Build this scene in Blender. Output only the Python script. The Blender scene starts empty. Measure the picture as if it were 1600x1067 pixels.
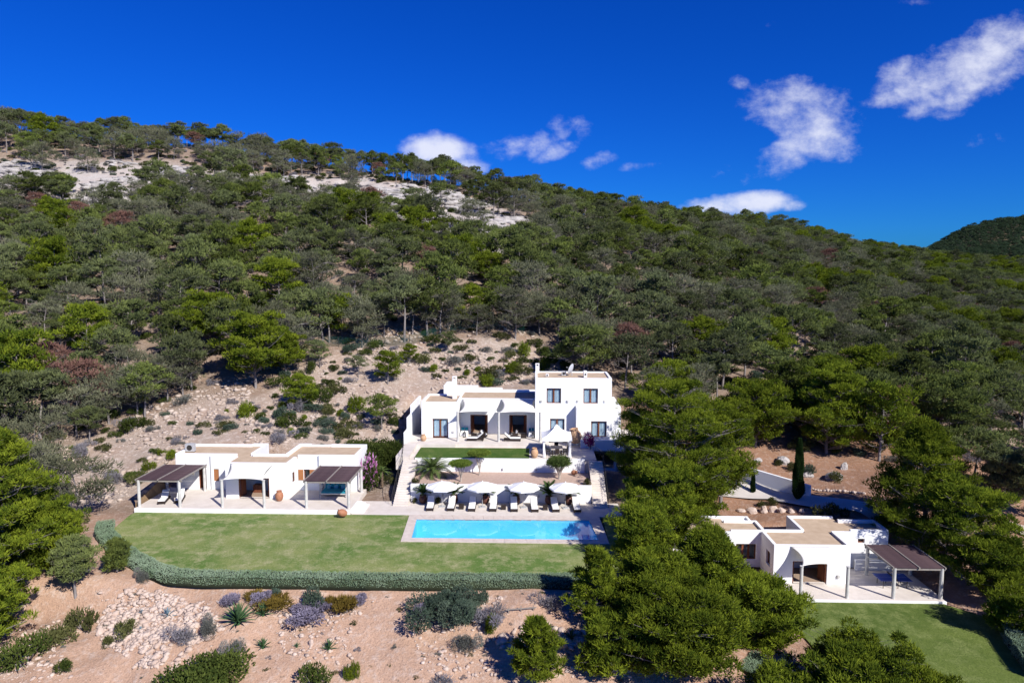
import bpy, bmesh, math, random
import numpy as np
from mathutils import Vector, Matrix
R = math.radians
rnd = random.Random(7)
nr = np.random.RandomState(11)
scene = bpy.context.scene
col = scene.collection

# ------------------------------------------------------------------ camera
F, CAMH, PITCH, YAW = 1067.0, 23.0, math.atan(103 / 1067), R(1.8)
cam_d = bpy.data.cameras.new('camera')
cam = bpy.data.objects.new('camera', cam_d)
col.objects.link(cam)
cam.location = (0, 0, CAMH)
cam.rotation_euler = (R(90) - PITCH, 0, YAW)
cam_d.sensor_width = 36.0
cam_d.lens = 36.0 * F / 1600.0
cam_d.clip_start = 0.5
cam_d.clip_end = 6000
scene.camera = cam

# ------------------------------------------------------------------ sun, sky, exposure
SUN_EL = 38.0
sun_from = Vector((0.66, -0.75, 0)).normalized()
sd = bpy.data.lights.new('sun', 'SUN')
sd.energy = 4.6
sd.angle = R(0.5)
sd.color = (1.0, 0.955, 0.89)
sun = bpy.data.objects.new('sun', sd)
col.objects.link(sun)
to_sun = Vector((sun_from.x * math.cos(R(SUN_EL)), sun_from.y * math.cos(R(SUN_EL)), math.sin(R(SUN_EL))))
sun.rotation_euler = to_sun.to_track_quat('Z', 'Y').to_euler()
sun.location = (60, -60, 80)
scene.view_settings.view_transform = 'Standard'
scene.view_settings.look = 'None'
scene.view_settings.gamma = 1
scene.view_settings.use_curve_mapping = False
scene.view_settings.exposure = 0.6
try:
    scene.cycles.max_bounces = 6
    scene.cycles.transparent_max_bounces = 12
    scene.cycles.diffuse_bounces = 3
    scene.cycles.glossy_bounces = 3
    scene.cycles.caustics_reflective = False
    scene.cycles.caustics_refractive = False
except Exception:
    pass

def direction(px, py):
    fw = np.array([-math.sin(YAW) * math.cos(PITCH), math.cos(YAW) * math.cos(PITCH), -math.sin(PITCH)])
    rt = np.array([math.cos(YAW), math.sin(YAW), 0.0])
    up = np.cross(rt, fw)
    return fw + rt * (px - 800) / F + up * (533.5 - py) / F
def at(px, py, Y):
    d = direction(px, py)
    return np.array([0, 0, CAMH]) + d * Y / d[1]
def atz(px, py, z):
    d = direction(px, py)
    return np.array([0, 0, CAMH]) + d * (z - CAMH) / d[2]
def project(x, y, z):
    fw = np.array([-math.sin(YAW) * math.cos(PITCH), math.cos(YAW) * math.cos(PITCH), -math.sin(PITCH)])
    rt = np.array([math.cos(YAW), math.sin(YAW), 0.0])
    up = np.cross(rt, fw)
    v = np.stack([np.asarray(x, float), np.asarray(y, float), np.asarray(z, float) - CAMH], -1)
    k = v @ fw
    k = np.where(k < 0.1, 0.1, k)
    return 800 + F * (v @ rt) / k, 533.5 - F * (v @ up) / k, k

world = bpy.data.worlds.new('World')
scene.world = world
world.use_nodes = True
wn, wl = world.node_tree.nodes, world.node_tree.links
wn.clear()
w_out = wn.new('ShaderNodeOutputWorld')
w_bg = wn.new('ShaderNodeBackground')
w_bg.inputs['Strength'].default_value = 0.09
sky = wn.new('ShaderNodeTexSky')
sky.sky_type = 'NISHITA'
sky.sun_disc = False
sky.sun_elevation = R(SUN_EL)
sky.sun_rotation = math.atan2(sun_from.x, sun_from.y)
sky.air_density = 1.0
sky.dust_density = 0.2
sky.ozone_density = 3.0
def wnode(t, **kw):
    n = wn.new(t)
    for k, v in kw.items():
        setattr(n, k, v)
    return n
# a polarised, saturated blue: the whole sky is graded alike
hs = wnode('ShaderNodeHueSaturation')
hs.inputs['Saturation'].default_value = 1.38
hs.inputs['Value'].default_value = 1.0
wl.new(sky.outputs['Color'], hs.inputs['Color'])
tintm = wnode('ShaderNodeMix', data_type='RGBA', blend_type='MULTIPLY')
tintm.inputs['Factor'].default_value = 1.0
wl.new(hs.outputs['Color'], tintm.inputs['A'])
tintm.inputs['B'].default_value = (0.045, 0.30, 0.86, 1)
# clouds: soft cumulus banks standing at fixed directions of the sky
tc = wnode('ShaderNodeTexCoord')
def wmath(op, a, b=None, c=None):
    n = wnode('ShaderNodeMath', operation=op)
    for i, v in enumerate((a, b, c)):
        if v is None:
            continue
        if isinstance(v, (int, float)):
            n.inputs[i].default_value = v
        else:
            wl.new(v, n.inputs[i])
    return n.outputs[0]
sep = wnode('ShaderNodeSeparateXYZ')
wl.new(tc.outputs['Generated'], sep.inputs[0])
ysafe = wmath('MAXIMUM', sep.outputs['Y'], 0.05)
U = wmath('DIVIDE', sep.outputs['X'], ysafe)
V = wmath('DIVIDE', sep.outputs['Z'], ysafe)
uv = wnode('ShaderNodeCombineXYZ')
wl.new(U, uv.inputs[0]); wl.new(V, uv.inputs[1])
def cnoise(scale, detail, off):
    n = wnode('ShaderNodeTexNoise')
    n.inputs['Scale'].default_value = scale
    n.inputs['Detail'].default_value = detail
    n.inputs['Roughness'].default_value = 0.62
    mp = wnode('ShaderNodeMapping')
    mp.inputs['Location'].default_value = off
    mp.inputs['Scale'].default_value = (1, 1.35, 1)
    wl.new(uv.outputs[0], mp.inputs[0])
    wl.new(mp.outputs[0], n.inputs['Vector'])
    return n.outputs['Fac']
n_big = cnoise(9, 10, (0.3, 0.1, 0))
n_fine = cnoise(38, 8, (1.3, 2.1, 0))
CLOUDS = [  # px, py, half width, half height, tilt degrees, weight
    (1235, 168, 70, 30, -4, 1.0), (1285, 195, 52, 34, 12, 1.0), (1250, 235, 75, 20, -18, .8),
    (1500, 110, 95, 34, -16, 1.0), (1575, 75, 60, 34, -10, 1.1), (1425, 142, 56, 15, -14, .85), (1470, 155, 45, 22, -20, .8),
    (684, 237, 48, 20, 0, 1.1), (728, 258, 30, 12, 10, .6), (815, 228, 46, 18, 0, .9), (862, 237, 26, 12, -15, .75), (878, 210, 16, 8, -25, .6), (905, 196, 12, 12, 20, .45),
    (935, 252, 20, 8, -10, .5), (990, 261, 24, 6, -6, .5), (875, 195, 14, 14, 30, .45),
    (1145, 320, 72, 13, -3, 1.25), (1190, 314, 32, 12, 0, 1.1), (1240, 322, 16, 7, 0, .7),
    (1155, 130, 12, 9, 20, .45), (1424, 3, 18, 8, 0, .5)]
mask = None
for (px, py, a, b, tilt, wgt) in CLOUDS:
    d = direction(px, py)
    u0, v0 = d[0] / d[1], d[2] / d[1]
    ca, sa = math.cos(R(-tilt)), math.sin(R(-tilt))
    du, dv = wmath('SUBTRACT', U, u0), wmath('SUBTRACT', V, v0)
    # image y runs down, so the tilt flips
    ru = wmath('ADD', wmath('MULTIPLY', du, ca * F / a), wmath('MULTIPLY', dv, sa * F / a))
    rv = wmath('SUBTRACT', wmath('MULTIPLY', dv, ca * F / b), wmath('MULTIPLY', du, sa * F / b))
    q = wmath('ADD', wmath('MULTIPLY', ru, ru), wmath('MULTIPLY', rv, rv))
    m = wmath('MULTIPLY', wmath('SUBTRACT', 1.0, wmath('MULTIPLY', q, 0.5)), wgt)
    m = wmath('MAXIMUM', m, -1.0)
    mask = m if mask is None else wmath('SMOOTH_MAX', mask, m, 0.25)
dens = wmath('ADD', wmath('MULTIPLY', mask, 0.62), wmath('ADD', wmath('MULTIPLY', wmath('SUBTRACT', n_big, 0.46), 2.7), wmath('MULTIPLY', wmath('SUBTRACT', n_fine, 0.5), 0.45)))
front = wmath('GREATER_THAN', sep.outputs['Y'], 0.1)
mr = wnode('ShaderNodeMapRange', interpolation_type='SMOOTHSTEP')
mr.inputs['From Min'].default_value = 0.06
mr.inputs['From Max'].default_value = 1.1
wl.new(dens, mr.inputs['Value'])
cl_a = wmath('MULTIPLY', wmath('MULTIPLY', mr.outputs[0], 0.9), front)
cmix = wnode('ShaderNodeMix', data_type='RGBA')
wl.new(cl_a, cmix.inputs['Factor'])
wl.new(tintm.outputs['Result'], cmix.inputs['A'])
cmix.inputs['B'].default_value = (6.2, 6.4, 7.4, 1)
wl.new(cmix.outputs['Result'], w_bg.inputs['Color'])
wl.new(w_bg.outputs[0], w_out.inputs['Surface'])

# ------------------------------------------------------------------ helpers
def tag(o, label=None, cat=None, group=None, kind=None):
    if label: o['label'] = label
    if cat: o['category'] = cat
    if group: o['group'] = group
    if kind: o['kind'] = kind
    return o
def empty(name, loc, label=None, cat=None, group=None, rz=0.0, scale=1.0):
    o = bpy.data.objects.new(name, None)
    col.objects.link(o)
    o.location = [float(v) for v in loc]
    o.rotation_euler = (0, 0, rz)
    o.scale = (scale,) * 3
    o.empty_display_size = 0.3
    return tag(o, label, cat, group)
def put(name, me, parent=None, loc=(0, 0, 0), rz=0.0, scale=1.0):
    o = bpy.data.objects.new(name, me)
    col.objects.link(o)
    if parent: o.parent = parent
    o.location = [float(v) for v in loc]
    o.rotation_euler = (0, 0, rz)
    o.scale = (scale,) * 3 if isinstance(scale, (int, float)) else scale
    return o
CH = {}
def dup(o, parent=None):
    c = o.copy()
    col.objects.link(c)
    c.parent = parent
    for ch in o.children:
        dup(ch, c)
    return c

class MB:
    def __init__(s):
        s.v, s.f, s.m = [], [], []
    def add(s, vs, fs, m=0):
        b = len(s.v)
        s.v += [tuple(map(float, p)) for p in vs]
        s.f += [tuple(i + b for i in f) for f in fs]
        s.m += [m] * len(fs)
        return s
    def box(s, x0, x1, y0, y1, z0, z1, m=0):
        return s.add([(x0, y0, z0), (x1, y0, z0), (x1, y1, z0), (x0, y1, z0), (x0, y0, z1), (x1, y0, z1), (x1, y1, z1), (x0, y1, z1)],
                     [(0, 3, 2, 1), (4, 5, 6, 7), (0, 1, 5, 4), (1, 2, 6, 5), (2, 3, 7, 6), (3, 0, 4, 7)], m)
    def bar(s, p, q, w, h, m=0):
        p, q = Vector(p), Vector(q)
        d = (q - p).normalized()
        side = d.cross(Vector((0, 0, 1)))
        side = Vector((1, 0, 0)) if side.length < 1e-4 else side.normalized()
        up = side.cross(d).normalized()
        c = [(-1, -1), (1, -1), (1, 1), (-1, 1)]
        vs = [p + side * a * w / 2 + up * b * h / 2 for a, b in c] + [q + side * a * w / 2 + up * b * h / 2 for a, b in c]
        return s.add(vs, [(0, 1, 2, 3), (7, 6, 5, 4), (0, 4, 5, 1), (1, 5, 6, 2), (2, 6, 7, 3), (3, 7, 4, 0)], m)
    def tube(s, pts, rs, n=8, m=0, caps=True):
        pts = [Vector(p) for p in pts]
        if isinstance(rs, (int, float)): rs = [rs] * len(pts)
        vs, fs = [], []
        for i, p in enumerate(pts):
            d = (pts[min(i + 1, len(pts) - 1)] - pts[max(i - 1, 0)]).normalized()
            a = d.cross(Vector((0.13, 0.97, 0.2))).normalized()
            b = d.cross(a)
            for k in range(n):
                t = 2 * math.pi * k / n
                vs.append(p + a * math.cos(t) * rs[i] + b * math.sin(t) * rs[i])
        for i in range(len(pts) - 1):
            for k in range(n):
                fs.append((i * n + k, i * n + (k + 1) % n, (i + 1) * n + (k + 1) % n, (i + 1) * n + k))
        if caps:
            fs.append(tuple(range(n))[::-1])
            fs.append(tuple((len(pts) - 1) * n + k for k in range(n)))
        return s.add(vs, fs, m)
    def lathe(s, c, prof, n=16, m=0, mat=None):
        vs, fs = [], []
        for (r, z) in prof:
            for k in range(n):
                t = 2 * math.pi * k / n
                p = Vector((r * math.cos(t), r * math.sin(t), z))
                if mat is not None: p = mat @ p
                vs.append(p + Vector(c))
        for i in range(len(prof) - 1):
            for k in range(n):
                fs.append((i * n + k, i * n + (k + 1) % n, (i + 1) * n + (k + 1) % n, (i + 1) * n + k))
        fs.append(tuple(range(n))[::-1])
        fs.append(tuple((len(prof) - 1) * n + k for k in range(n)))
        return s.add(vs, fs, m)
    def surf(s, fn, nu, nv, m=0):
        vs = [fn(i / nu, j / nv) for j in range(nv + 1) for i in range(nu + 1)]
        fs = [(j * (nu + 1) + i, j * (nu + 1) + i + 1, (j + 1) * (nu + 1) + i + 1, (j + 1) * (nu + 1) + i) for j in range(nv) for i in range(nu)]
        return s.add(vs, fs, m)
    def poly(s, pts, m=0):
        return s.add(pts, [tuple(range(len(pts)))], m)
    def prism(s, pts, z0, z1, m=0):
        n = len(pts)
        vs = [(p[0], p[1], z0) for p in pts] + [(p[0], p[1], z1) for p in pts]
        fs = [tuple(range(n))[::-1], tuple(range(n, 2 * n))] + [(i, (i + 1) % n, n + (i + 1) % n, n + i) for i in range(n)]
        return s.add(vs, fs, m)
    def mesh(s, name, mats, off=(0, 0, 0), smooth=False):
        me = bpy.data.meshes.new(name)
        me.from_pydata([(a - off[0], b - off[1], c - off[2]) for a, b, c in s.v], [], s.f)
        for m in (mats if isinstance(mats, (list, tuple)) else [mats]):
            me.materials.append(m)
        if any(s.m):
            me.polygons.foreach_set('material_index', s.m)
        if smooth:
            me.polygons.foreach_set('use_smooth', [True] * len(me.polygons))
        me.update()
        return me
    def build(s, name, mats, parent=None, smooth=False, bevel=0.0, merge=False, local=False, solid=0.0):
        off = (0, 0, 0)
        if parent is not None and not local:
            p = parent
            o = Vector((0, 0, 0))
            while p is not None:
                o += p.location
                p = p.parent
            off = o
        me = s.mesh(name, mats, off, smooth)
        if merge:
            bm = bmesh.new(); bm.from_mesh(me)
            bmesh.ops.remove_doubles(bm, verts=bm.verts, dist=0.0008)
            bmesh.ops.recalc_face_normals(bm, faces=bm.faces)
            bm.to_mesh(me); bm.free()
        ob = put(name, me, parent)
        if solid:
            md = ob.modifiers.new('solid', 'SOLIDIFY'); md.thickness = solid; md.offset = 0
        if bevel:
            md = ob.modifiers.new('bevel', 'BEVEL'); md.width = bevel; md.segments = 2; md.limit_method = 'ANGLE'; md.angle_limit = R(40)
        return ob

def mesh_np(name, verts, tris, mat, tint=None):
    me = bpy.data.meshes.new(name)
    nv, nf = len(verts), len(tris)
    k = tris.shape[1]
    me.vertices.add(nv); me.vertices.foreach_set('co', np.ascontiguousarray(verts, dtype=np.float32).ravel())
    me.loops.add(nf * k); me.loops.foreach_set('vertex_index', np.ascontiguousarray(tris, dtype=np.int32).ravel())
    me.polygons.add(nf)
    me.polygons.foreach_set('loop_start', np.arange(0, nf * k, k, dtype=np.int32))
    me.polygons.foreach_set('loop_total', np.full(nf, k, dtype=np.int32))
    if tint is not None:
        a = me.attributes.new('tint', 'FLOAT', 'FACE')
        a.data.foreach_set('value', np.ascontiguousarray(tint, dtype=np.float32))
    for m in (mat if isinstance(mat, (list, tuple)) else [mat]):
        me.materials.append(m)
    me.update(calc_edges=True)
    return me

# ---- materials
class NT:
    def __init__(s, name):
        s.m = bpy.data.materials.new(name); s.m.use_nodes = True
        s.t = s.m.node_tree; s.n, s.l = s.t.nodes, s.t.links
        s.n.clear()
        s.out = s.n.new('ShaderNodeOutputMaterial')
    def new(s, t, **kw):
        n = s.n.new(t)
        for k, v in kw.items(): setattr(n, k, v)
        return n
    def link(s, a, b): s.l.new(a, b)
    def noise(s, scale, detail=4, rough=0.55, coord='Object', stretch=(1, 1, 1)):
        c = s.new('ShaderNodeTexCoord'); mp = s.new('ShaderNodeMapping'); mp.inputs['Scale'].default_value = stretch
        n = s.new('ShaderNodeTexNoise'); n.inputs['Scale'].default_value = scale; n.inputs['Detail'].default_value = detail; n.inputs['Roughness'].default_value = rough
        s.link(c.outputs[coord], mp.inputs[0]); s.link(mp.outputs[0], n.inputs['Vector'])
        return n.outputs['Fac']
    def ramp(s, fac, stops):
        r = s.new('ShaderNodeValToRGB')
        el = r.color_ramp.elements
        while len(el) < len(stops): el.new(0.5)
        for e, (p, c) in zip(el, stops):
            e.position = p; e.color = (*c, 1) if len(c) == 3 else c
        s.link(fac, r.inputs[0]); return r.outputs[0]
    def mix(s, fac, a, b, blend='MIX'):
        n = s.new('ShaderNodeMix', data_type='RGBA', blend_type=blend)
        for key, v in (('Factor', fac), ('A', a), ('B', b)):
            if isinstance(v, (int, float)): n.inputs[key].default_value = v
            elif isinstance(v, tuple): n.inputs[key].default_value = (*v, 1) if len(v) == 3 else v
            else: s.link(v, n.inputs[key])
        return n.outputs['Result']
    def math(s, op, a, b=None):
        n = s.new('ShaderNodeMath', operation=op)
        for i, v in enumerate((a, b)):
            if v is None: continue
            if isinstance(v, (int, float)): n.inputs[i].default_value = v
            else: s.link(v, n.inputs[i])
        return n.outputs[0]
    def bump(s, h, strength, dist=0.02):
        b = s.new('ShaderNodeBump'); b.inputs['Strength'].default_value = strength; b.inputs['Distance'].default_value = dist
        s.link(h, b.inputs['Height']); return b.outputs[0]
    def principled(s, colr, rough=0.7, normal=None, spec=0.3, metal=0.0):
        p = s.new('ShaderNodeBsdfPrincipled')
        if isinstance(colr, tuple): p.inputs['Base Color'].default_value = (*colr, 1)
        else: s.link(colr, p.inputs['Base Color'])
        if isinstance(rough, (int, float)): p.inputs['Roughness'].default_value = rough
        else: s.link(rough, p.inputs['Roughness'])
        p.inputs['Specular IOR Level'].default_value = spec
        p.inputs['Metallic'].default_value = metal
        if normal is not None: s.link(normal, p.inputs['Normal'])
        s.link(p.outputs[0], s.out.inputs['Surface'])
        return p
def simple(name, c0, c1, scale=3.0, rough=0.75, bump=0.15, spec=0.25, coord='Object', stretch=(1, 1, 1), dist=0.02, metal=0.0):
    t = NT(name)
    f = t.noise(scale, 5, 0.6, coord, stretch)
    c = t.ramp(f, [(0.3, c0), (0.7, c1)])
    t.principled(c, rough, t.bump(t.noise(scale * 6, 3, 0.6, coord, stretch), bump, dist) if bump else None, spec, metal)
    return t.m
def plaster(name, c0, c1, c2):
    t = NT(name)
    f = t.noise(0.5, 6, 0.65); g = t.noise(2.4, 6, 0.7, stretch=(1, 1, .12))
    c = t.mix(t.ramp(f, [(.35, (0, 0, 0)), (.7, (1, 1, 1))]), c0, c1)
    c = t.mix(t.math('MULTIPLY', t.ramp(g, [(.56, (0, 0, 0)), (.85, (1, 1, 1))]), 0.35), c, c2)
    t.principled(c, 0.85, t.bump(t.noise(7, 5, 0.6), 0.25, 0.02), 0.15)
    return t.m
def leafmat(name, dark, light, var=0.25, trans=0.22, alt=None):
    """foliage: per-leaf tint between two greens, shifted plant by plant"""
    t = NT(name)
    a = t.new('ShaderNodeAttribute', attribute_name='tint')
    oi = t.new('ShaderNodeObjectInfo')
    c = t.mix(a.outputs['Fac'], dark, light)
    if alt:
        c = t.mix(t.math('MULTIPLY', oi.outputs['Random'], 0.6), c, alt)
    h = t.new('ShaderNodeHueSaturation')
    v = t.new('ShaderNodeMapRange'); v.inputs['To Min'].default_value = 1 - var; v.inputs['To Max'].default_value = 1 + var
    r2 = t.math('FRACT', t.math('MULTIPLY', oi.outputs['Random'], 7.31))
    t.link(r2, v.inputs['Value']); t.link(v.outputs[0], h.inputs['Value'])
    t.link(c, h.inputs['Color'])
    d = t.new('ShaderNodeBsdfDiffuse'); tr = t.new('ShaderNodeBsdfTranslucent'); mx = t.new('ShaderNodeMixShader')
    t.link(h.outputs[0], d.inputs['Color']); t.link(h.outputs[0], tr.inputs['Color'])
    mx.inputs[0].default_value = trans
    t.link(d.outputs[0], mx.inputs[1]); t.link(tr.outputs[0], mx.inputs[2])
    t.link(mx.outputs[0], t.out.inputs['Surface'])
    return t.m

M = {}
M['white'] = plaster('white_plaster', (.80, .80, .79), (.74, .745, .75), (.60, .59, .57))
M['roof'] = simple('roof_gravel', (.42, .31, .21), (.52, .40, .28), 1.2, 0.95, 0.3)
M['stone_pave'] = simple('pale_stone_paving', (.55, .49, .43), (.66, .60, .54), 0.9, 0.8, 0.1)
M['coping'] = simple('coping_stone', (.52, .44, .38), (.64, .56, .49), 2.0, 0.7, 0.1)
M['conc'] = simple('grey_concrete_post', (.42, .41, .39), (.56, .55, .52), 2.5, 0.9, 0.25)
M['wood'] = simple('reddish_brown_timber', (.11, .035, .018), (.20, .07, .035), 6, 0.55, 0.1, stretch=(1, 1, .15))
M['wood_or'] = simple('orange_shutter_timber', (.30, .12, .045), (.38, .17, .07), 6, 0.6, 0.1, stretch=(1, 1, .2))
M['slat'] = simple('weathered_purple_brown_slat', (.050, .030, .036), (.105, .066, .070), 5, 0.8, 0.3, stretch=(.2, 1, 1))
M['beam'] = simple('weathered_beam', (.20, .175, .155), (.31, .28, .25), 4, 0.85, 0.3)
M['cloth'] = simple('cream_shade_cloth', (.70, .67, .60), (.76, .73, .67), 1.5, 0.9, 0.05)
M['cloth_w'] = simple('white_cotton_canvas', (.80, .80, .80), (.75, .75, .75), 2.0, 0.9, 0.08)
M['cushion'] = simple('white_cushion_fabric', (.78, .77, .75), (.72, .71, .69), 4.0, 0.95, 0.2)
M['wicker'] = simple('dark_brown_wicker', (.020, .014, .012), (.045, .032, .027), 25, 0.6, 0.6)
M['teal'] = simple('teal_cushion_fabric', (.01, .17, .24), (.03, .30, .38), 5, 0.9, 0.1)
M['terra'] = simple('terracotta', (.28, .115, .06), (.40, .19, .11), 4, 0.85, 0.3)
M['terra_pale'] = simple('sandy_terracotta', (.42, .25, .14), (.52, .34, .21), 4, 0.9, 0.3)
M['pot'] = simple('dark_glazed_pot', (.075, .03, .022), (.13, .055, .04), 4, 0.4, 0.15)
M['iron'] = simple('dark_iron', (.02, .02, .021), (.05, .045, .04), 9, 0.5, 0.1)
M['metal'] = simple('grey_metal', (.33, .34, .35), (.45, .45, .46), 6, 0.45, 0.05)
M['dishm'] = simple('dish_grey', (.40, .42, .46), (.50, .52, .55), 2, 0.5, 0.05)
M['curtain'] = simple('pale_curtain', (.58, .62, .68), (.66, .70, .74), 3, 0.9, 0.1)
M['interior'] = simple('interior_plaster', (.32, .29, .26), (.40, .37, .33), 1, 0.9, 0.0)
M['floor_in'] = simple('interior_tile', (.30, .22, .16), (.38, .28, .21), 1, 0.5, 0.0)
M['ttop'] = simple('blue_table_surface', (.02, .055, .30), (.03, .075, .36), 2, 0.5, 0.0)
M['line'] = simple('white_line', (.75, .75, .75), (.8, .8, .8), 2, 0.6, 0.0)
M['bamboo'] = simple('reed_screen', (.20, .13, .07), (.32, .22, .13), 14, 0.9, 0.4, stretch=(3, 3, .2))
M['rock'] = simple('pinkish_limestone', (.33, .255, .205), (.50, .42, .355), .8, 0.95, 0.8, dist=0.08)
M['rock_grey'] = simple('grey_limestone', (.27, .25, .235), (.50, .47, .45), .5, 0.95, 1.0, dist=0.3)
M['drive'] = simple('pale_concrete_drive', (.42, .385, .35), (.52, .48, .44), .6, 0.9, 0.15)
M['track'] = simple('stony_earth_track', (.36, .28, .225), (.50, .42, .36), 1.2, 0.95, 0.5, dist=.06)
M['bark'] = simple('grey_pine_bark', (.15, .13, .125), (.27, .245, .235), 3, 0.95, 0.6, stretch=(1, 1, .3), dist=0.05)
M['bark_pale'] = simple('pale_smooth_bark', (.30, .26, .22), (.42, .37, .32), 3, 0.9, 0.3)
M['palmtrunk'] = simple('palm_trunk_fibre', (.10, .07, .045), (.18, .13, .09), 8, 0.95, 0.6)
M['pine'] = leafmat('pine_needles', (.070, .100, .024), (.215, .262, .052), 0.35, 0.32, (.14, .15, .105))
M['pine_near'] = leafmat('bright_pine_needles', (.072, .112, .014), (.262, .315, .029), 0.18, 0.32)
M['pine_dead'] = leafmat('dry_pine_needles', (.14, .075, .060), (.26, .145, .115), 0.15, 0.2)
M['pine_grey'] = leafmat('sparse_grey_needles', (.115, .125, .078), (.235, .24, .145), 0.25, 0.32)
M['cyp'] = leafmat('cypress_scales', (.012, .030, .010), (.035, .066, .018), 0.1, 0.1)
M['shrub'] = leafmat('dark_shrub_leaf', (.028, .046, .012), (.090, .115, .026), 0.3, 0.2)
M['olive'] = leafmat('olive_shrub_leaf', (.055, .062, .022), (.135, .14, .052), 0.25, 0.2)
M['greyleaf'] = leafmat('grey_shrub_leaf', (.11, .115, .10), (.23, .235, .22), 0.2, 0.15)
M['sage'] = leafmat('blue_green_leaf', (.055, .085, .060), (.13, .17, .125), 0.2, 0.2)
M['lav'] = leafmat('lavender_flower', (.15, .145, .15), (.28, .265, .30), 0.15, 0.2)
M['purple'] = leafmat('trailing_flower', (.17, .15, .20), (.33, .30, .40), 0.1, 0.2)
M['ochre'] = leafmat('ochre_foliage', (.12, .085, .02), (.25, .18, .04), 0.2, 0.2)
M['pinkfl'] = leafmat('pink_blossom', (.35, .10, .28), (.62, .34, .55), 0.1, 0.2)
M['magenta'] = leafmat('magenta_bract', (.20, .01, .09), (.45, .03, .22), 0.1, 0.2)
M['hedge'] = leafmat('hedge_leaf', (.19, .28, .165), (.38, .48, .34), 0.05, 0.35)
M['hedge_core'] = simple('hedge_stems', (.03, .04, .022), (.045, .06, .03), 3, 0.95, 0.4)
M['frond'] = leafmat('palm_frond', (.055, .095, .025), (.15, .20, .06), 0.1, 0.2)
M['cyc'] = leafmat('sago_frond', (.022, .05, .014), (.06, .10, .028), 0.1, 0.15)
M['yucca'] = leafmat('agave_leaf', (.035, .085, .035), (.115, .19, .085), 0.15, 0.05)
M['agave_blue'] = leafmat('blue_agave_leaf', (.13, .20, .24), (.24, .33, .38), 0.1, 0.05)

def grass_mat(name, c0, c1, c2):
    t = NT(name)
    f = t.noise(.11, 8, .70); g = t.noise(.75, 7, .78); k = t.noise(7, 4, .75); st = t.noise(.8, 2, .5, stretch=(.04, 1.0, 1))
    c = t.mix(t.ramp(f, [(.42, (0, 0, 0)), (.57, (1, 1, 1))]), c0, c1)
    c = t.mix(t.ramp(g, [(.47, (0, 0, 0)), (.62, (.9, .9, .9))]), c, c2)
    c = t.mix(t.math('MULTIPLY', t.ramp(st, [(.42, (1, 1, 1)), (.56, (0, 0, 0))]), .18), c, c0)
    c = t.mix(t.math('MULTIPLY', t.ramp(k, [(.38, (1, 1, 1)), (.55, (0, 0, 0))]), .45), c, (c0[0] * .55, c0[1] * .6, c0[2] * .5))
    t.principled(c, 0.95, t.bump(k, .8, .06), 0.1)
    return t
M['grass'] = grass_mat('dry_lawn', (.105, .178, .040), (.235, .265, .092), (.37, .355, .185)).m
M['grass_dark'] = grass_mat('lush_lawn', (.078, .118, .024), (.128, .168, .038), (.19, .225, .07)).m

class schlick:
    """reflectance that is the same from above and from below a thin clear surface"""
    def __init__(s, t, r0):
        s.node = t.new('ShaderNodeLayerWeight'); s.node.inputs['Blend'].default_value = .5
        s.out = t.math('ADD', t.math('MULTIPLY', t.math('POWER', s.node.outputs['Facing'], 5), 1 - r0), r0)
# pool: painted basin under a clear, softly rippled sheet of water
M['basin'] = simple('turquoise_pool_tiles', (.12, .54, .78), (.16, .60, .82), .5, 0.6, 0.0)
t = NT('pool_water')
gl = t.new('ShaderNodeBsdfGlossy'); gl.inputs['Roughness'].default_value = 0.02
tr = t.new('ShaderNodeBsdfTransparent'); tr.inputs['Color'].default_value = (.78, .93, 1, 1)
fr = schlick(t, .02)
mx = t.new('ShaderNodeMixShader')
nb = t.bump(t.noise(1.6, 3, .5), .12, .03)
t.link(nb, gl.inputs['Normal']); t.link(nb, fr.node.inputs['Normal'])
t.link(fr.out, mx.inputs[0]); t.link(tr.outputs[0], mx.inputs[1]); t.link(gl.outputs[0], mx.inputs[2])
t.link(mx.outputs[0], t.out.inputs['Surface'])
M['water'] = t.m
t = NT('window_glass')
gl = t.new('ShaderNodeBsdfGlossy'); gl.inputs['Roughness'].default_value = 0.01
tr = t.new('ShaderNodeBsdfTransparent'); tr.inputs['Color'].default_value = (.86, .92, .95, 1)
fr = schlick(t, .04)
mx = t.new('ShaderNodeMixShader')
t.link(fr.out, mx.inputs[0]); t.link(tr.outputs[0], mx.inputs[1]); t.link(gl.outputs[0], mx.inputs[2])
t.link(mx.outputs[0], t.out.inputs['Surface'])
M['glass'] = t.m
t = NT('green_wire_netting')
df = t.new('ShaderNodeBsdfDiffuse'); df.inputs['Color'].default_value = (.02, .07, .055, 1)
tr = t.new('ShaderNodeBsdfTransparent'); mx = t.new('ShaderNodeMixShader'); mx.inputs[0].default_value = 0.16
t.link(tr.outputs[0], mx.inputs[1]); t.link(df.outputs[0], mx.inputs[2]); t.link(mx.outputs[0], t.out.inputs['Surface'])
M['net'] = t.m
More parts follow.
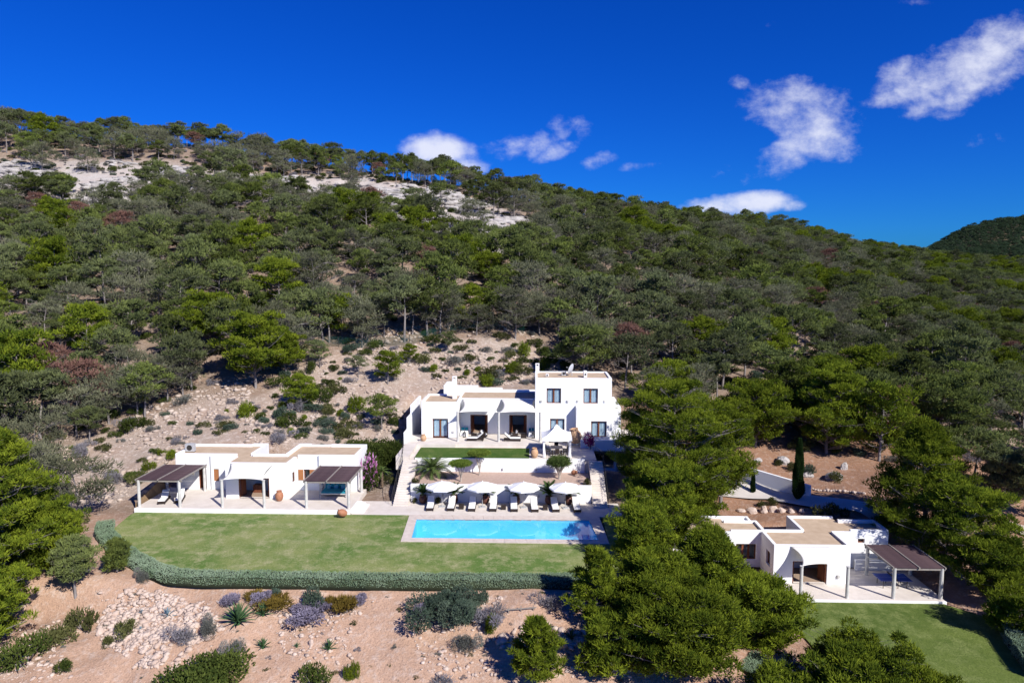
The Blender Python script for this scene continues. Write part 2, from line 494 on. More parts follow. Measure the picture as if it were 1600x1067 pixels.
# ground: colour by kind of soil (attribute), broken by stones and earth
t = NT('hillside_ground')
a = t.new('ShaderNodeAttribute', attribute_name='soil')
c = a.outputs['Color']
f1 = t.noise(.22, 7, .65); f2 = t.noise(1.9, 6, .7); f3 = t.noise(7, 4, .7)
c = t.mix(t.math('MULTIPLY', t.ramp(f1, [(.35, (0, 0, 0)), (.7, (1, 1, 1))]), .42), c, (.34, .205, .135))
c = t.mix(t.math('MULTIPLY', t.ramp(f2, [(.50, (0, 0, 0)), (.66, (1, 1, 1))]), a.outputs['Alpha']), c, (.60, .52, .46))
c = t.mix(t.math('MULTIPLY', t.ramp(f3, [(.34, (1, 1, 1)), (.52, (0, 0, 0))]), .40), c, (.14, .10, .075))
t.principled(c, 0.95, t.bump(t.math('ADD', f2, t.math('MULTIPLY', f3, .5)), .9, .14), 0.1)
M['ground'] = t.m

# ------------------------------------------------------------------ terrain
def vnoise(x, y, seed):
    xi, yi = np.floor(x).astype(np.int64), np.floor(y).astype(np.int64)
    fx, fy = x - xi, y - yi
    fx, fy = fx * fx * (3 - 2 * fx), fy * fy * (3 - 2 * fy)
    def h(a, b):
        n = (a * 374761393 + b * 668265263 + seed * 1274126177) & 0x7fffffff
        n = ((n ^ (n >> 13)) * 1274126177) & 0x7fffffff
        return ((n ^ (n >> 16)) & 0xffff) / 65535.0
    return (h(xi, yi) * (1 - fx) + h(xi + 1, yi) * fx) * (1 - fy) + (h(xi, yi + 1) * (1 - fx) + h(xi + 1, yi + 1) * fx) * fy
def fbm(x, y, scale, octv=4, seed=3):
    s, amp, tot = 0, 1, 0
    for o in range(octv):
        s = s + amp * (vnoise(x / scale, y / scale, seed + o) - .5)
        tot += amp; amp *= .5; scale *= .5
    return s / tot * 2

SURVEY = [  # picture column, picture row of the ground, distance north
    (-500, 180, 235), (-500, 330, 165), (-500, 520, 100), (-500, 700, 76), (-500, 900, 52), (-500, 1060, 41),
    (0, 206, 232), (0, 262, 205), (0, 330, 167), (0, 430, 126), (0, 520, 101), (0, 600, 89), (0, 690, 78), (0, 790, 64), (0, 900, 52.5), (0, 985, 46), (0, 1067, 41),
    (150, 690, 79), (150, 790, 66), (150, 900, 52), (150, 985, 46),
    (300, 231, 232), (300, 276, 207), (300, 330, 172), (300, 430, 129), (300, 520, 105), (300, 590, 93), (300, 650, 83), (300, 692, 76.5),
    (600, 276, 228), (600, 330, 184), (600, 430, 132), (600, 510, 109), (600, 560, 100), (600, 620, 91), (600, 685, 82), (590, 757, 72.5),
    (450, 275, 215), (450, 560, 99), (450, 690, 77),
    (800, 312, 222), (800, 350, 184), (800, 430, 137), (800, 510, 113), (800, 560, 103), (800, 593, 98),
    (1000, 360, 240), (1000, 400, 180), (1000, 480, 135), (1000, 560, 110), (1000, 600, 100),
    (1200, 364, 340), (1200, 400, 230), (1200, 480, 152), (1200, 560, 114), (1200, 640, 94), (1200, 700, 83),
    (1400, 410, 500), (1400, 430, 300), (1400, 500, 185), (1400, 560, 135), (1400, 620, 107), (1400, 680, 89), (1400, 720, 80),
    (1600, 424, 640), (1600, 450, 350), (1600, 520, 205), (1600, 600, 135), (1600, 700, 94), (1600, 780, 77), (1600, 830, 68), (1600, 900, 58),
    (2100, 422, 600), (2100, 520, 205), (2100, 700, 94), (2100, 900, 58), (2100, 1060, 42),
    (1430, 416, 640), (1500, 366, 1150), (1600, 352, 1200), (1700, 347, 1200), (2100, 352, 1200), (1430, 410, 1200), (1400, 428, 1150), (1350, 432, 1150), (1300, 432, 1150), (1465, 388, 1200), (1440, 424, 850), (1550, 428, 850), (1700, 428, 850), (1300, 422, 900),
    (450, 940, 47.2), (450, 1000, 44.0), (450, 1067, 41), (250, 950, 47.2), (300, 1030, 42.5),
    (800, 940, 47.2), (800, 1000, 44.0), (800, 1067, 41), (1000, 1000, 44.0), (1000, 1067, 41),
    (1165, 736, 77.0), (1120, 742, 77.5), (1215, 757, 75), (1262, 775, 71.5), (1370, 800, 66.0), (1340, 722, 80), (1480, 745, 76), (1150, 795, 70.5)]
GROUND_PTS = [at(*s) for s in SURVEY]
for X, Y, Zv in ((-38, 62, -.15), (-30, 54, -.15), (-20, 50, -.15), (-8, 50, -.15), (4, 50, -.2), (-10, 60, -.15), (6, 60, -.2), (-25, 60, -.15), (12, 62, -.6), (10, 52, -.9),
                 (20, 50, -3.5), (26, 46, -3.5), (30, 52, -3.5), (36, 52, -3.5), (34, 44, -3.6), (22, 42, -3.6), (40, 48, -3.3), (44, 56, -2.6), (38, 60, -3.0), (16, 58, -2.2),
                 (-15, 90, 6.5), (0, 92, 7.2), (12, 92, 6.6), (16, 80, 2.2), (14, 72, .3), (-30, 30, -7), (0, 30, -8), (30, 30, -6), (-30, 10, -16), (0, 10, -18), (30, 10, -15), (0, -40, -30),
                 (-60, -40, -28), (60, -40, -25), (-200, 300, 66), (-60, 300, 54), (0, 300, 48), (60, 420, 38), (-300, 500, 60), (0, 700, 40), (-200, 1000, 55), (200, 1400, 0), (700, 1560, 30), (500, 1500, -20), (900, 1560, 30), (1200, 1560, 30), (600, 1600, 20)):
    GROUND_PTS.append(np.array([X, Y, Zv]))
GROUND_PTS = np.array(GROUND_PTS)
def uvw(x, y):
    q = np.maximum(y, 25.0)
    return np.stack([x / q * 1.0, np.log(q) * 1.25], -1) + np.stack([np.zeros_like(q), np.minimum(y - 25, 0) * .02], -1)
CU = uvw(GROUND_PTS[:, 0], GROUND_PTS[:, 1])
def kern(d2): return np.sqrt(d2 + 0.004)
_K = kern(((CU[:, None] - CU[None]) ** 2).sum(-1))
_n = len(CU)
_A = np.zeros((_n + 3, _n + 3)); _A[:_n, :_n] = _K - np.eye(_n) * 0.004
_P = np.concatenate([np.ones((_n, 1)), CU], 1); _A[:_n, _n:] = _P; _A[_n:, :_n] = _P.T
# heights are solved as the slope seen from the survey station, so far hills keep their scale
_q = np.maximum(GROUND_PTS[:, 1], 25.0)
_W = np.linalg.solve(_A, np.concatenate([(GROUND_PTS[:, 2] - CAMH) / _q, np.zeros(3)]))
PADS = [  # x0, x1, y0, y1, height, falloff
    (-38.5, 8.5, 49.6, 72, -.14, 2.2), (-39, -17.5, 63, 74.2, -.14, 2.0), (-15.4, 6, 72, 90.5, .5, 1.6), (5, 17, 76, 88, .40, 2.0),
    (19.5, 34.5, 42, 55, -3.58, 2.5), (14, 34, 53, 64.6, -3.6, 1.8)]
def smooth(t): t = np.clip(t, 0, 1); return t * t * (3 - 2 * t)
def ground(x, y, detail=True):
    x, y = np.atleast_1d(np.asarray(x, float)), np.atleast_1d(np.asarray(y, float))
    z = np.zeros(len(x))
    for i in range(0, len(x), 20000):
        c = uvw(x[i:i + 20000], y[i:i + 20000])
        k = kern(((c[:, None] - CU[None]) ** 2).sum(-1))
        z[i:i + 20000] = CAMH + (k @ _W[:_n] + _W[_n] + c @ _W[_n + 1:]) * np.maximum(y[i:i + 20000], 25.0)
    if detail:
        far = smooth((y - 70) / 60)
        z = z + fbm(x, y, 14, 4, 5) * (.18 + 1.5 * far) + fbm(x, y, 2.2, 3, 9) * (.16 + .22 * far) + fbm(x, y, 3.4, 4, 13) * .55 * smooth((49.5 - y) / 3)
    for (x0, x1, y0, y1, h, fall) in PADS:
        dx = np.maximum(np.maximum(x0 - x, x - x1), 0); dy = np.maximum(np.maximum(y0 - y, y - y1), 0)
        w = smooth(1 - np.hypot(dx, dy) / fall)
        z = z * (1 - w) + h * w
    return z
def gz(x, y): return float(ground([x], [y])[0])
def on_ground(px, py, y0=30, y1=400):
    """the point of the terrain on the sight line through a picture position"""
    ys = np.exp(np.linspace(math.log(y0), math.log(y1), 700))
    d = direction(px, py)
    X = d[0] / d[1] * ys; Zr = CAMH + d[2] / d[1] * ys
    hit = np.nonzero(ground(X, ys) > Zr)[0]
    i = hit[0] if len(hit) else len(ys) - 1
    return X[i], ys[i], gz(X[i], ys[i])

def inside(poly, x, y):
    x, y = np.asarray(x, float), np.asarray(y, float)
    r = np.zeros(x.shape, bool)
    n = len(poly)
    for i in range(n):
        (x0, y0), (x1, y1) = poly[i], poly[(i + 1) % n]
        c = (y0 > y) != (y1 > y)
        r ^= c & (x < (x1 - x0) * (y - y0) / ((y1 - y0) if y1 != y0 else 1e-9) + x0)
    return r
def to_map(poly, lim=(30, 400)):
    return [on_ground(px, py, *lim)[:2] for px, py in poly]
CLEARING = to_map([(80, 800), (60, 715), (150, 680), (250, 650), (330, 622), (400, 625), (470, 580), (500, 555), (640, 542), (740, 528), (830, 540), (885, 560), (880, 595), (790, 612), (700, 625), (640, 680), (610, 770), (560, 730), (300, 705), (215, 780)])
CRAGS = to_map([(-60, 262), (60, 250), (160, 252), (330, 268), (470, 278), (560, 278), (700, 300), (820, 340), (850, 380), (800, 405), (700, 372), (600, 335), (520, 318), (340, 318), (220, 312), (140, 345), (100, 300), (-60, 312)], (90, 260))
CRAG2 = to_map([(1060, 352), (1115, 352), (1110, 368), (1060, 368)], (120, 420))
xs = np.concatenate([-np.geomspace(900, 62, 60), np.arange(-60, 60.1, .75), np.geomspace(62, 1500, 80)])
ysg = np.concatenate([np.arange(-40, 36, 4.0), np.arange(36, 110, .6), np.geomspace(110.6, 1600, 190)])
GX, GY = np.meshgrid(xs, ysg)
gx, gy = GX.ravel(), GY.ravel()
gzv = ground(gx, gy)
crag_m = inside(CRAGS, gx + fbm(gx, gy, 12, 3, 31) * 10, gy + fbm(gx, gy, 9, 3, 33) * 9) | inside(CRAG2, gx, gy)
clear_m = inside(CLEARING, gx, gy)
soil = np.zeros((len(gx), 4))
soil[:] = (.215, .165, .125, .35)
soil[clear_m] = (.365, .295, .24, .65)
soil[gy > 280] = (.085, .082, .045, .12)
soil[crag_m] = (.44, .415, .39, .75)
low = (gy < 62)
soil[low] = (.48, .315, .22, .42)
mid = (gy < 64) & (gx < -39) | (gy < 48) & (gx < -33)
soil[mid] = (.36, .235, .165, .45)
drv = (gx > 12) & (gy > 62) & (gy < 92) & (gx < 60)
soil[drv] = (.28, .155, .095, .25)
rightlow = (gx > 9) & (gy <= 66)
soil[rightlow] = (.36, .22, .15, .35)
SX, SY = len(xs), len(ysg)
S = soil.reshape(SY, SX, 4)
for _ in range(3):
    P_ = np.pad(S, ((1, 1), (1, 1), (0, 0)), 'edge')
    S = (P_[:-2, 1:-1] + P_[2:, 1:-1] + P_[1:-1, :-2] + P_[1:-1, 2:] + 2 * S) / 6
soil = S.reshape(-1, 4)
gzv = np.where((gx > -12.3) & (gx < 7) & (gy > 56.6) & (gy < 63.9), -2.2, gzv)
gzv = gzv + crag_m * fbm(gx, gy, 5, 3, 77) * 1.6
idx = np.arange(SX * SY).reshape(SY, SX)
quads = np.stack([idx[:-1, :-1], idx[:-1, 1:], idx[1:, 1:], idx[1:, :-1]], -1).reshape(-1, 4)
me = mesh_np('hillside', np.stack([gx, gy, gzv], -1), quads, M['ground'])
ca = me.color_attributes.new('soil', 'FLOAT_COLOR', 'POINT')
ca.data.foreach_set('color', np.ascontiguousarray(soil, dtype=np.float32).ravel())
me.polygons.foreach_set('use_smooth', [True] * len(me.polygons))
tag(put('hillside', me), 'rocky wooded hillside rising behind the villa', None, None, 'structure')

# ------------------------------------------------------------------ lawns, deck, pool
def structure(mb, name, mats, label=None, **kw):
    return tag(mb.build(name, mats, **kw), label, None, None, 'structure')
LAWN = [(-38.9, 62.9), (-38.6, 61.0), (-38.15, 58.6), (-35.3, 55.9), (-32.6, 53.6), (-29.6, 51.3), (-27.9, 50.2), (-26, 49.4), (-11, 49.2), (3, 49.4), (9.0, 49.6), (9.4, 58), (9.2, 63.7), (6.62, 63.7), (6.62, 57.04), (-11.49, 57.04), (-11.92, 63.65), (-38.8, 63.6)]
m = MB(); m.prism(LAWN, -.1, 0.0); structure(m, 'lawn', M['grass'], 'wide mown lawn in front of the pool')
LAWN2 = [(19.6, 54.4), (20.2, 46), (21, 40), (22, 35), (38.5, 35), (38.3, 42), (37.6, 48), (36.4, 51), (34.2, 53.2), (33, 54.4)]
m = MB(); m.prism(LAWN2, -3.6, -3.46); structure(m, 'lawn', M['grass_dark'], 'dark green lawn below the guest house with the table')
# bare patch of earth worn in the lawn
m = MB()
bp = [(-5.6 + .95 * math.cos(a) * (1 + .25 * math.sin(3 * a)) , 50.45 + .75 * math.sin(a) * (1 + .2 * math.cos(2 * a)), .006) for a in [2 * math.pi * k / 22 for k in range(22)]]
m.poly(bp); structure(m, 'bare_earth_ground', simple('bare_reddish_earth', (.21, .135, .06), (.30, .16, .085), 3, .95, .4), 'worn patch of bare earth at the lawn edge')
# pool
WBL, WBR, WFR, WFL = (-11.0, 62.45), (5.3, 62.7), (5.76, 57.92), (-10.68, 57.89)
CBL, CBR, CFR, CFL = (-11.9, 63.7), (6.35, 63.7), (6.6, 57.06), (-11.47, 57.06)
m = MB()
zb, zw = -1.45, -.10
P4 = [WFL, WFR, WBR, WBL]
m.poly([(x, y, zb) for x, y in P4])
for i in range(4):
    a, b = P4[i], P4[(i + 1) % 4]
    m.poly([(a[0], a[1], zb), (a[0], a[1], .035), (b[0], b[1], .035), (b[0], b[1], zb)])
pool = empty('swimming_pool', (-2.5, 60.2, 0), 'long rectangular blue swimming pool edged with pale stone', 'swimming pool')
m.build('basin', M['basin'], pool)
m = MB(); m.poly([(x, y, zw) for x, y in P4])
tag(m.build('water', M['water'], pool), 'clear blue water')
def lerp2(a, b, t): return (a[0] + (b[0] - a[0]) * t, a[1] + (b[1] - a[1]) * t)
def strip(outer0, outer1, inner0, inner1, n, parent):
    for k in range(n):
        g0, g1 = (k + .008) / n, (k + 1 - .008) / n
        o0, o1, i0, i1 = lerp2(outer0, outer1, g0), lerp2(outer0, outer1, g1), lerp2(inner0, inner1, g0), lerp2(inner0, inner1, g1)
        mm = MB(); mm.prism([o0, o1, i1, i0], -.06, .045 + rnd.uniform(-.003, .003))
        mm.build('coping_stone', M['coping'], parent)
strip(CFL, CFR, WFL, WFR, 18, pool); strip(CBR, CBL, WBR, WBL, 18, pool)
strip(CBL, CFL, WBL, WFL, 6, pool); strip(CFR, CBR, WFR, WBR, 6, pool)
# the deck around and behind the pool
m = MB()
m.box(-17.6, -12.0, 63.7, 67.6, -.12, .02); m.box(-11.98, 8.6, 63.73, 67.6, -.12, .02)
m.box(-12.02, -11.98, 63.73, 67.6, -.12, .012)
structure(m, 'pool_deck', M['stone_pave'], 'pale stone deck behind the pool')

# ------------------------------------------------------------------ retaining walls, terraces, stairs
def white_wall(boxes, label, cat='wall', loc=None, name='retaining_wall', group=None):
    b0 = boxes[0]
    e = empty(name, ((b0[0] + b0[1]) / 2, b0[2], b0[4]), label, cat, group)
    for b in boxes:
        mm = MB(); mm.box(*b); mm.build('wall', M['white'], e, bevel=.03)
    return e
W1 = white_wall([(-12.5, 5.95, 67.6, 67.9, -.1, 1.82)], 'long white retaining wall behind the row of loungers')
W2 = white_wall([(-12.9, 5.6, 72.55, 72.8, 1.5, 3.2)], 'white retaining wall between the gravel bed and the upper grass')
def sconce(parent, x, y, z):
    mm = MB(); mm.box(x - .09, x + .09, y - .12, y, z, z + .2); mm.box(x - .06, x + .06, y - .16, y - .12, z + .05, z + .26)
    return mm.build('wall_light', M['metal'], parent)
sconce(W2, -3.3, 72.55, 1.95); sconce(W2, .35, 72.55, 1.95)
for x in (-8.1, -3.2, 1.7): sconce(W1, x - 1.1, 67.6, .6)
m = MB(); m.box(-12.5, 5.95, 67.9, 72.55, .2, 1.72)
structure(m, 'gravel_terrace_ground', simple('pinkish_gravel', (.40, .285, .225), (.50, .37, .30), 4, .95, .6, dist=.04), 'raised bed of pinkish gravel between the two white walls')
m = MB(); m.box(-14.2, 6.9, 72.8, 80.4, .6, 3.1); structure(m, 'terrace_ground', M['stone_pave'], 'stone terrace in front of the main house')
m = MB(); m.box(-13.0, -.42, 72.82, 77.3, 3.1, 3.17); structure(m, 'terrace_lawn', grass_mat('strip_lawn', (.050, .105, .018), (.075, .125, .024), (.12, .155, .042)).m, 'strip of bright grass on the terrace above the white wall')
m = MB(); m.box(-13.5, -9.0, 77.3, 80.45, 3.1, 3.55); m.box(-9.0, .95, 77.75, 82.7, 3.1, 3.54); structure(m, 'house_terrace_floor', M['stone_pave'], 'raised stone terrace floor of the main house', bevel=.02)
def stairs(x0, x1, label):
    e = empty('stair', ((x0 + x1) / 2, 66.2, 0), label, 'stairs')
    n = 20
    for k in range(n):
        mm = MB(); j = rnd.uniform(-.006, .006)
        mm.box(x0 + j, x1 + j, 66.2 + k * .3, 66.2 + (k + 1) * .3 + (.02 if k < n - 1 else 0), max(-.1, k * .1575 - .35), (k + 1) * .1575 + rnd.uniform(-.004, .004))
        mm.build('step', M['stone_pave'], e, bevel=.012)
    return e
stairs(-14.05, -12.52, 'stone stair rising beside the date palm from the pool deck')
stairs(6.0, 7.45, 'stone stair rising beside the dragon tree towards the white gazebo')
m = MB(); m.box(-14.9, -13.5, 72.2, 82.4, 2.0, 3.5); structure(m, 'side_path', M['stone_pave'], 'stone path along the end of the main house')
st = empty('garden_step', (-17.0, 63.9, 0), 'three short stone steps from the pool deck up to the guest terrace', 'stairs')
for k in range(3):
    mm = MB(); mm.box(-17.7 + 0 * k, -16.45 + -.35 * k, 63.95 + .0 * k, 66.4, .02 + k * .14, .16 + k * .14 - .002); mm.build('step', M['white'], st, bevel=.012)
def railing(pts, label, h=.95):
    e = empty('handrail', pts[0], label, 'railing')
    P = [Vector(p) for p in pts]
    mm = MB(); mm.tube([p + Vector((0, 0, h)) for p in P], .025, 6); mm.build('rail', M['iron'], e)
    mm = MB(); mm.tube([p + Vector((0, 0, h * .5)) for p in P], .012, 5); mm.build('rail', M['iron'], e)
    for a, b in zip(P[:-1], P[1:]):
        n = max(1, int((b - a).length / 1.1))
        for k in range(n + (1 if b == P[-1] else 0)):
            q = a.lerp(b, k / n)
            mm = MB(); mm.tube([q - Vector((0, 0, .1)), q + Vector((0, 0, h))], .02, 5); mm.build('post', M['iron'], e)
railing([(-14.15, 66.3, .1), (-14.15, 72.1, 3.15), (-14.95, 77, 3.5)], 'dark iron handrail along the outer edge of the stair by the date palm')
railing([(7.52, 66.3, .1), (7.52, 72.1, 3.15), (6.95, 74.5, 3.15)], 'dark iron handrail on the stair below the gazebo')
gs = empty('terrace_step', (1.2, 77.6, 3.1), 'stone steps between the gazebo terrace and the house terrace', 'stairs')
for k in range(3):
    mm = MB(); mm.box(.95, 1.25 + .32 * (2 - k), 77.75, 80.4, 3.1, 3.25 + .145 * k - .003); mm.build('step', M['stone_pave'], gs, bevel=.01)

# ------------------------------------------------------------------ houses
def holed(mb, u0, u1, z0, z1, v, th, holes, axis='x'):
    """a wall standing in the plane v..v+th with rectangular openings (u0,u1,z0,z1)"""
    us = sorted({u0, u1, *[h[0] for h in holes], *[h[1] for h in holes]})
    zs = sorted({z0, z1, *[max(z0, h[2]) for h in holes], *[h[3] for h in holes]})
    us = [u for u in us if u0 <= u <= u1]
    solid = lambda i, j: 0 <= i < len(us) - 1 and 0 <= j < len(zs) - 1 and not any(h[0] - 1e-6 <= us[i] and us[i + 1] <= h[1] + 1e-6 and h[2] - 1e-6 <= zs[j] and zs[j + 1] <= h[3] + 1e-6 for h in holes)
    P = (lambda u, w, z: (u, w, z)) if axis == 'x' else (lambda u, w, z: (w, u, z))
    for i in range(len(us) - 1):
        for j in range(len(zs) - 1):
            if not solid(i, j): continue
            a, b, c, d = us[i], us[i + 1], zs[j], zs[j + 1]
            mb.poly([P(a, v, c), P(b, v, c), P(b, v, d), P(a, v, d)])
            mb.poly([P(b, v + th, c), P(a, v + th, c), P(a, v + th, d), P(b, v + th, d)])
            if not solid(i - 1, j): mb.poly([P(a, v + th, c), P(a, v, c), P(a, v, d), P(a, v + th, d)])
            if not solid(i + 1, j): mb.poly([P(b, v, c), P(b, v + th, c), P(b, v + th, d), P(b, v, d)])
            if not solid(i, j - 1): mb.poly([P(a, v, c), P(a, v + th, c), P(b, v + th, c), P(b, v, c)])
            if not solid(i, j + 1): mb.poly([P(a, v, d), P(b, v, d), P(b, v + th, d), P(a, v + th, d)])
TW = .28
def block(parent, x0, x1, y0, y1, z0, top, roofz, front=(), left=(), right=(), low='', roof=None):
    """one cubic volume of a house: walls with openings, flat roof sunk behind the parapet; low: sides whose wall stops under the roof"""
    lowz = roofz - .2
    hz = lambda s: lowz if s in low else top
    m = MB(); holed(m, x0, x1, z0, hz('f'), y0, TW, list(front)); m.build('wall', M['white'], parent, merge=True, bevel=.035)
    m = MB(); holed(m, x0, x1, z0, hz('b'), y1 - TW, TW, []); m.build('wall', M['white'], parent, merge=True, bevel=.035)
    m = MB(); holed(m, y0 + TW, y1 - TW, z0, hz('l') - (.004 if 'l' not in low else 0), x0, TW, list(left), 'y'); m.build('wall', M['white'], parent, merge=True)
    m = MB(); holed(m, y0 + TW, y1 - TW, z0, hz('r') - (.004 if 'r' not in low else 0), x1 - TW, TW, list(right), 'y'); m.build('wall', M['white'], parent, merge=True)
    ins = lambda s: 0 if s in low else TW
    m = MB(); m.box(x0 + ins('l'), x1 - ins('r'), y0 + ins('f'), y1 - ins('b'), roofz - .2, roofz); m.build('roof', M['roof'], parent)
    m = MB(); m.box(x0 + TW, x1 - TW, y0 + TW, y1 - TW, z0 - .1, z0 + .06); m.build('floor', M['floor_in'], parent)
def window(parent, x0, x1, z0, z1, y, mat='wood', curtain=True, leaves=2, axis='x'):
    """timber frame with glazed leaves and curtains, set back in its opening"""
    fy = y + .16
    P = (lambda u, w, z: (u, w, z)) if axis == 'x' else (lambda u, w, z: (w, u, z))
    def bx(mb, a, b, c, d, e, f):
        if axis == 'x': mb.box(a, b, c, d, e, f)
        else: mb.box(c, d, a, b, e, f)
    m = MB(); t_ = .10
    bx(m, x0, x0 + t_, fy, fy + .09, z0, z1); bx(m, x1 - t_, x1, fy, fy + .09, z0, z1)
    bx(m, x0 + t_, x1 - t_, fy + .002, fy + .088, z1 - t_, z1); bx(m, x0 + t_, x1 - t_, fy + .002, fy + .088, z0, z0 + t_)
    w = (x1 - x0 - 2 * t_) / leaves
    for k in range(1, leaves):
        c = x0 + t_ + k * w
        bx(m, c - .09, c + .09, fy + .004, fy + .086, z0 + t_, z1 - t_)
    fr_ = m.build('window', M[mat], parent)
    for k in range(leaves):
        a, b = x0 + t_ + k * w + (.09 if k else 0), x0 + t_ + (k + 1) * w - (.09 if k < leaves - 1 else 0)
        m = MB(); bx(m, a, b, fy + .04, fy + .05, z0 + t_, z1 - t_); m.build('pane', M['glass'], fr_, )
        if curtain:
            m = MB()
            m.surf(lambda s, q: P(a + .02 + (b - a - .04) * s, fy + .15 + .035 * math.sin(s * 24), z0 + .05 + (z1 - z0 - .1) * q), 24, 1)
            m.build('curtain', M['curtain'], fr_)
    return fr_
def shutter(parent, x0, x1, z0, z1, y, mat='wood_or'):
    m = MB(); m.box(x0, x1, y - .05, y - .004, z0, z1)
    n = int((z1 - z0) / .12)
    for k in range(n):
        zz = z0 + .06 + k * (z1 - z0 - .1) / n
        m.box(x0 + .05, x1 - .05, y - .07, y - .05, zz, zz + .06)
    return m.build('shutter', M[mat], parent)
def open_door(parent, x0, x1, z0, z1, y, mat='wood'):
    m = MB(); t_ = .11; fy = y + .12
    m.box(x0, x0 + t_, fy, fy + .1, z0, z1); m.box(x1 - t_, x1, fy, fy + .1, z0, z1); m.box(x0 + t_, x1 - t_, fy + .002, fy + .098, z1 - t_, z1)
    d = m.build('door', M[mat], parent)
    for s, xx in ((1, x0 + t_), (-1, x1 - t_)):   # leaves folded inwards
        m = MB(); m.bar((xx + s * .05, fy + .12, (z0 + z1) / 2), (xx + s * .25, fy + .85, (z0 + z1) / 2), .05, z1 - z0 - .15); m.build('door_leaf', M[mat], d)
    m = MB(); m.box(x0 + t_, x1 - t_, fy - .1, fy + .12, z0 - .0, z0 + .04); m.build('sill', M['stone_pave'], d)
def sail(label, a, b, c, d, sag=.35, bow=.45, group=None):
    """cream shade cloth held between four points: a,b on the house, c,d on the posts below b,a"""
    a, b, c, d = map(Vector, (a, b, c, d))
    def fn(s, q):
        p = (a.lerp(b, s)).lerp(d.lerp(c, s), q)
        inw = bow * 4 * q * (1 - q) * (s - .5) * 2       # side edges curve inwards
        p = p - (b - a).normalized() * inw
        p = p + (a - d).normalized() * (bow * 1.1 * 4 * s * (1 - s) * q * q)   # lower edge curves up
        p.z += sag * .8 * 4 * s * (1 - s) * q * (1 - q * .3) * -.4 + .0
        return p
    m = MB(); m.surf(fn, 16, 14)
    e = empty('shade_sail', d, label, 'shade sail', group)
    m.build('canopy', M['cloth'], e, smooth=True, solid=.012)
    m = MB()
    for p, q in ((a, fn(0, 0)), (b, fn(1, 0)), (c, fn(1, 1)), (d, fn(0, 1))):
        m.tube([p + (p - (a + b + c + d) / 4).normalized() * .12, q], .02, 5)
    m.build('rope', M['cloth_w'], e)
    return e
def post(x, y, z0, z1, label, r=.14, group=None):
    e = empty('concrete_post', (x, y, z0), label, 'post', group)
    m = MB(); m.tube([(x, y, z0 - .1), (x, y, z1)], [r, r * .96], 14); m.build('shaft', M['conc'], e, smooth=False)
    m = MB(); m.tube([(x, y, z1), (x, y, z1 + .07)], [r * 1.12, r * 1.12], 14); m.build('cap', M['conc'], e)
    return e

# --- main house
main = empty('main_house', (-2, 80.5, 3.5), 'large white flat-roofed villa of cubic blocks, two storeys high at one end', 'house')
HF = 3.55
block(main, -13.45, -8.95, 80.5, 86.2, HF, 7.92, 7.72, front=[(-12.1, -10.25, HF, 5.87)], low='')
window(main, -12.1, -10.25, HF + .06, 5.87, 80.5)
block(main, -8.95, .23, 82.72, 88.2, HF, 7.97, 7.86, front=[(-7.73, -5.6, HF, 5.93), (-2.93, -.78, HF, 5.93)], low='lr')
open_door(main, -7.73, -5.6, HF + .06, 5.93, 82.72); open_door(main, -2.93, -.78, HF + .06, 5.93, 82.72)
m = MB(); m.box(-8.9, -.5, 88.22, 88.5, HF, 8.12); m.build('wall', M['white'], main, bevel=.03)
block(main, .23, 9.33, 80.55, 86.4, HF, 10.86, 10.72, front=[(1.6, 3.3, 7.82, 9.62), (5.97, 7.69, 7.82, 9.62), (2.02, 3.74, 4.0, 5.95)], left=[(83.6, 84.3, 8.3, 9.4)])
window(main, 1.6, 3.3, 7.82, 9.62, 80.55); window(main, 5.97, 7.69, 7.82, 9.62, 80.55); window(main, 2.02, 3.74, 4.0, 5.95, 80.55)
window(main, 83.6, 84.3, 8.3, 9.4, .23, curtain=False, leaves=1, axis='y')
m = MB(); m.box(.5, 9.05, 80.83, 86.1, 7.2, 7.4); m.build('floor', M['floor_in'], main)
# protruding ground-floor block with a white top that slopes back to the upper wall
m = MB(); holed(m, 5.05, 10.3, HF, 7.62, 79.3, TW, [(6.81, 8.63, 4.05, 5.93)]); m.build('wall', M['white'], main, merge=True, bevel=.035)
m = MB(); m.box(5.05, 5.05 + TW, 79.58, 80.54, HF, 7.616); m.build('wall', M['white'], main)
m = MB(); m.box(10.02, 10.3, 79.58, 86.4, HF, 7.616); m.build('wall', M['white'], main)
m = MB(); m.prism([(5.34, 79.59), (10.01, 79.59), (10.01, 80.54), (5.34, 80.54)], 7.4, 7.61); m.box(9.34, 10.01, 80.55, 86.4, 7.4, 7.61); m.build('roof', M['white'], main)
window(main, 6.81, 8.63, 4.05, 5.93, 79.3)
for (x, y, z) in ((.95, 80.55, 8.0), (4.1, 80.55, 8.0), (5.3, 80.55, 8.0), (8.5, 80.55, 8.0), (5.85, 79.3, 4.1), (9.5, 79.3, 4.1), (-9.6, 80.5, 4.2)):
    m = MB(); m.box(x - .12, x + .12, y - .14, y - .003, z, z + .22); m.build('wall_light', M['conc'], main)
# chimneys
def chimney(x, y, z0, z1, w=.26):
    m = MB(); m.box(x - w, x + w, y - w, y + w, z0, z1 - .34)
    for sx in (-1, 1):
        for sy in (-1, 1):
            m.box(x + sx * w * .75 - .06, x + sx * w * .75 + .06, y + sy * w * .75 - .06, y + sy * w * .75 + .06, z1 - .34, z1 - .1)
    m.box(x - w - .02, x + w + .02, y - w - .02, y + w + .02, z1 - .1, z1)
    m.box(x - w * .55, x + w * .55, y - w * .55, y + w * .55, z1 - .34, z1 - .3)
    m.build('chimney', M['white'], main, bevel=.02)
chimney(-9.8, 84.0, 7.4, 10.5); chimney(.3 + .22, 86.1, 10.0, 11.9, .24)
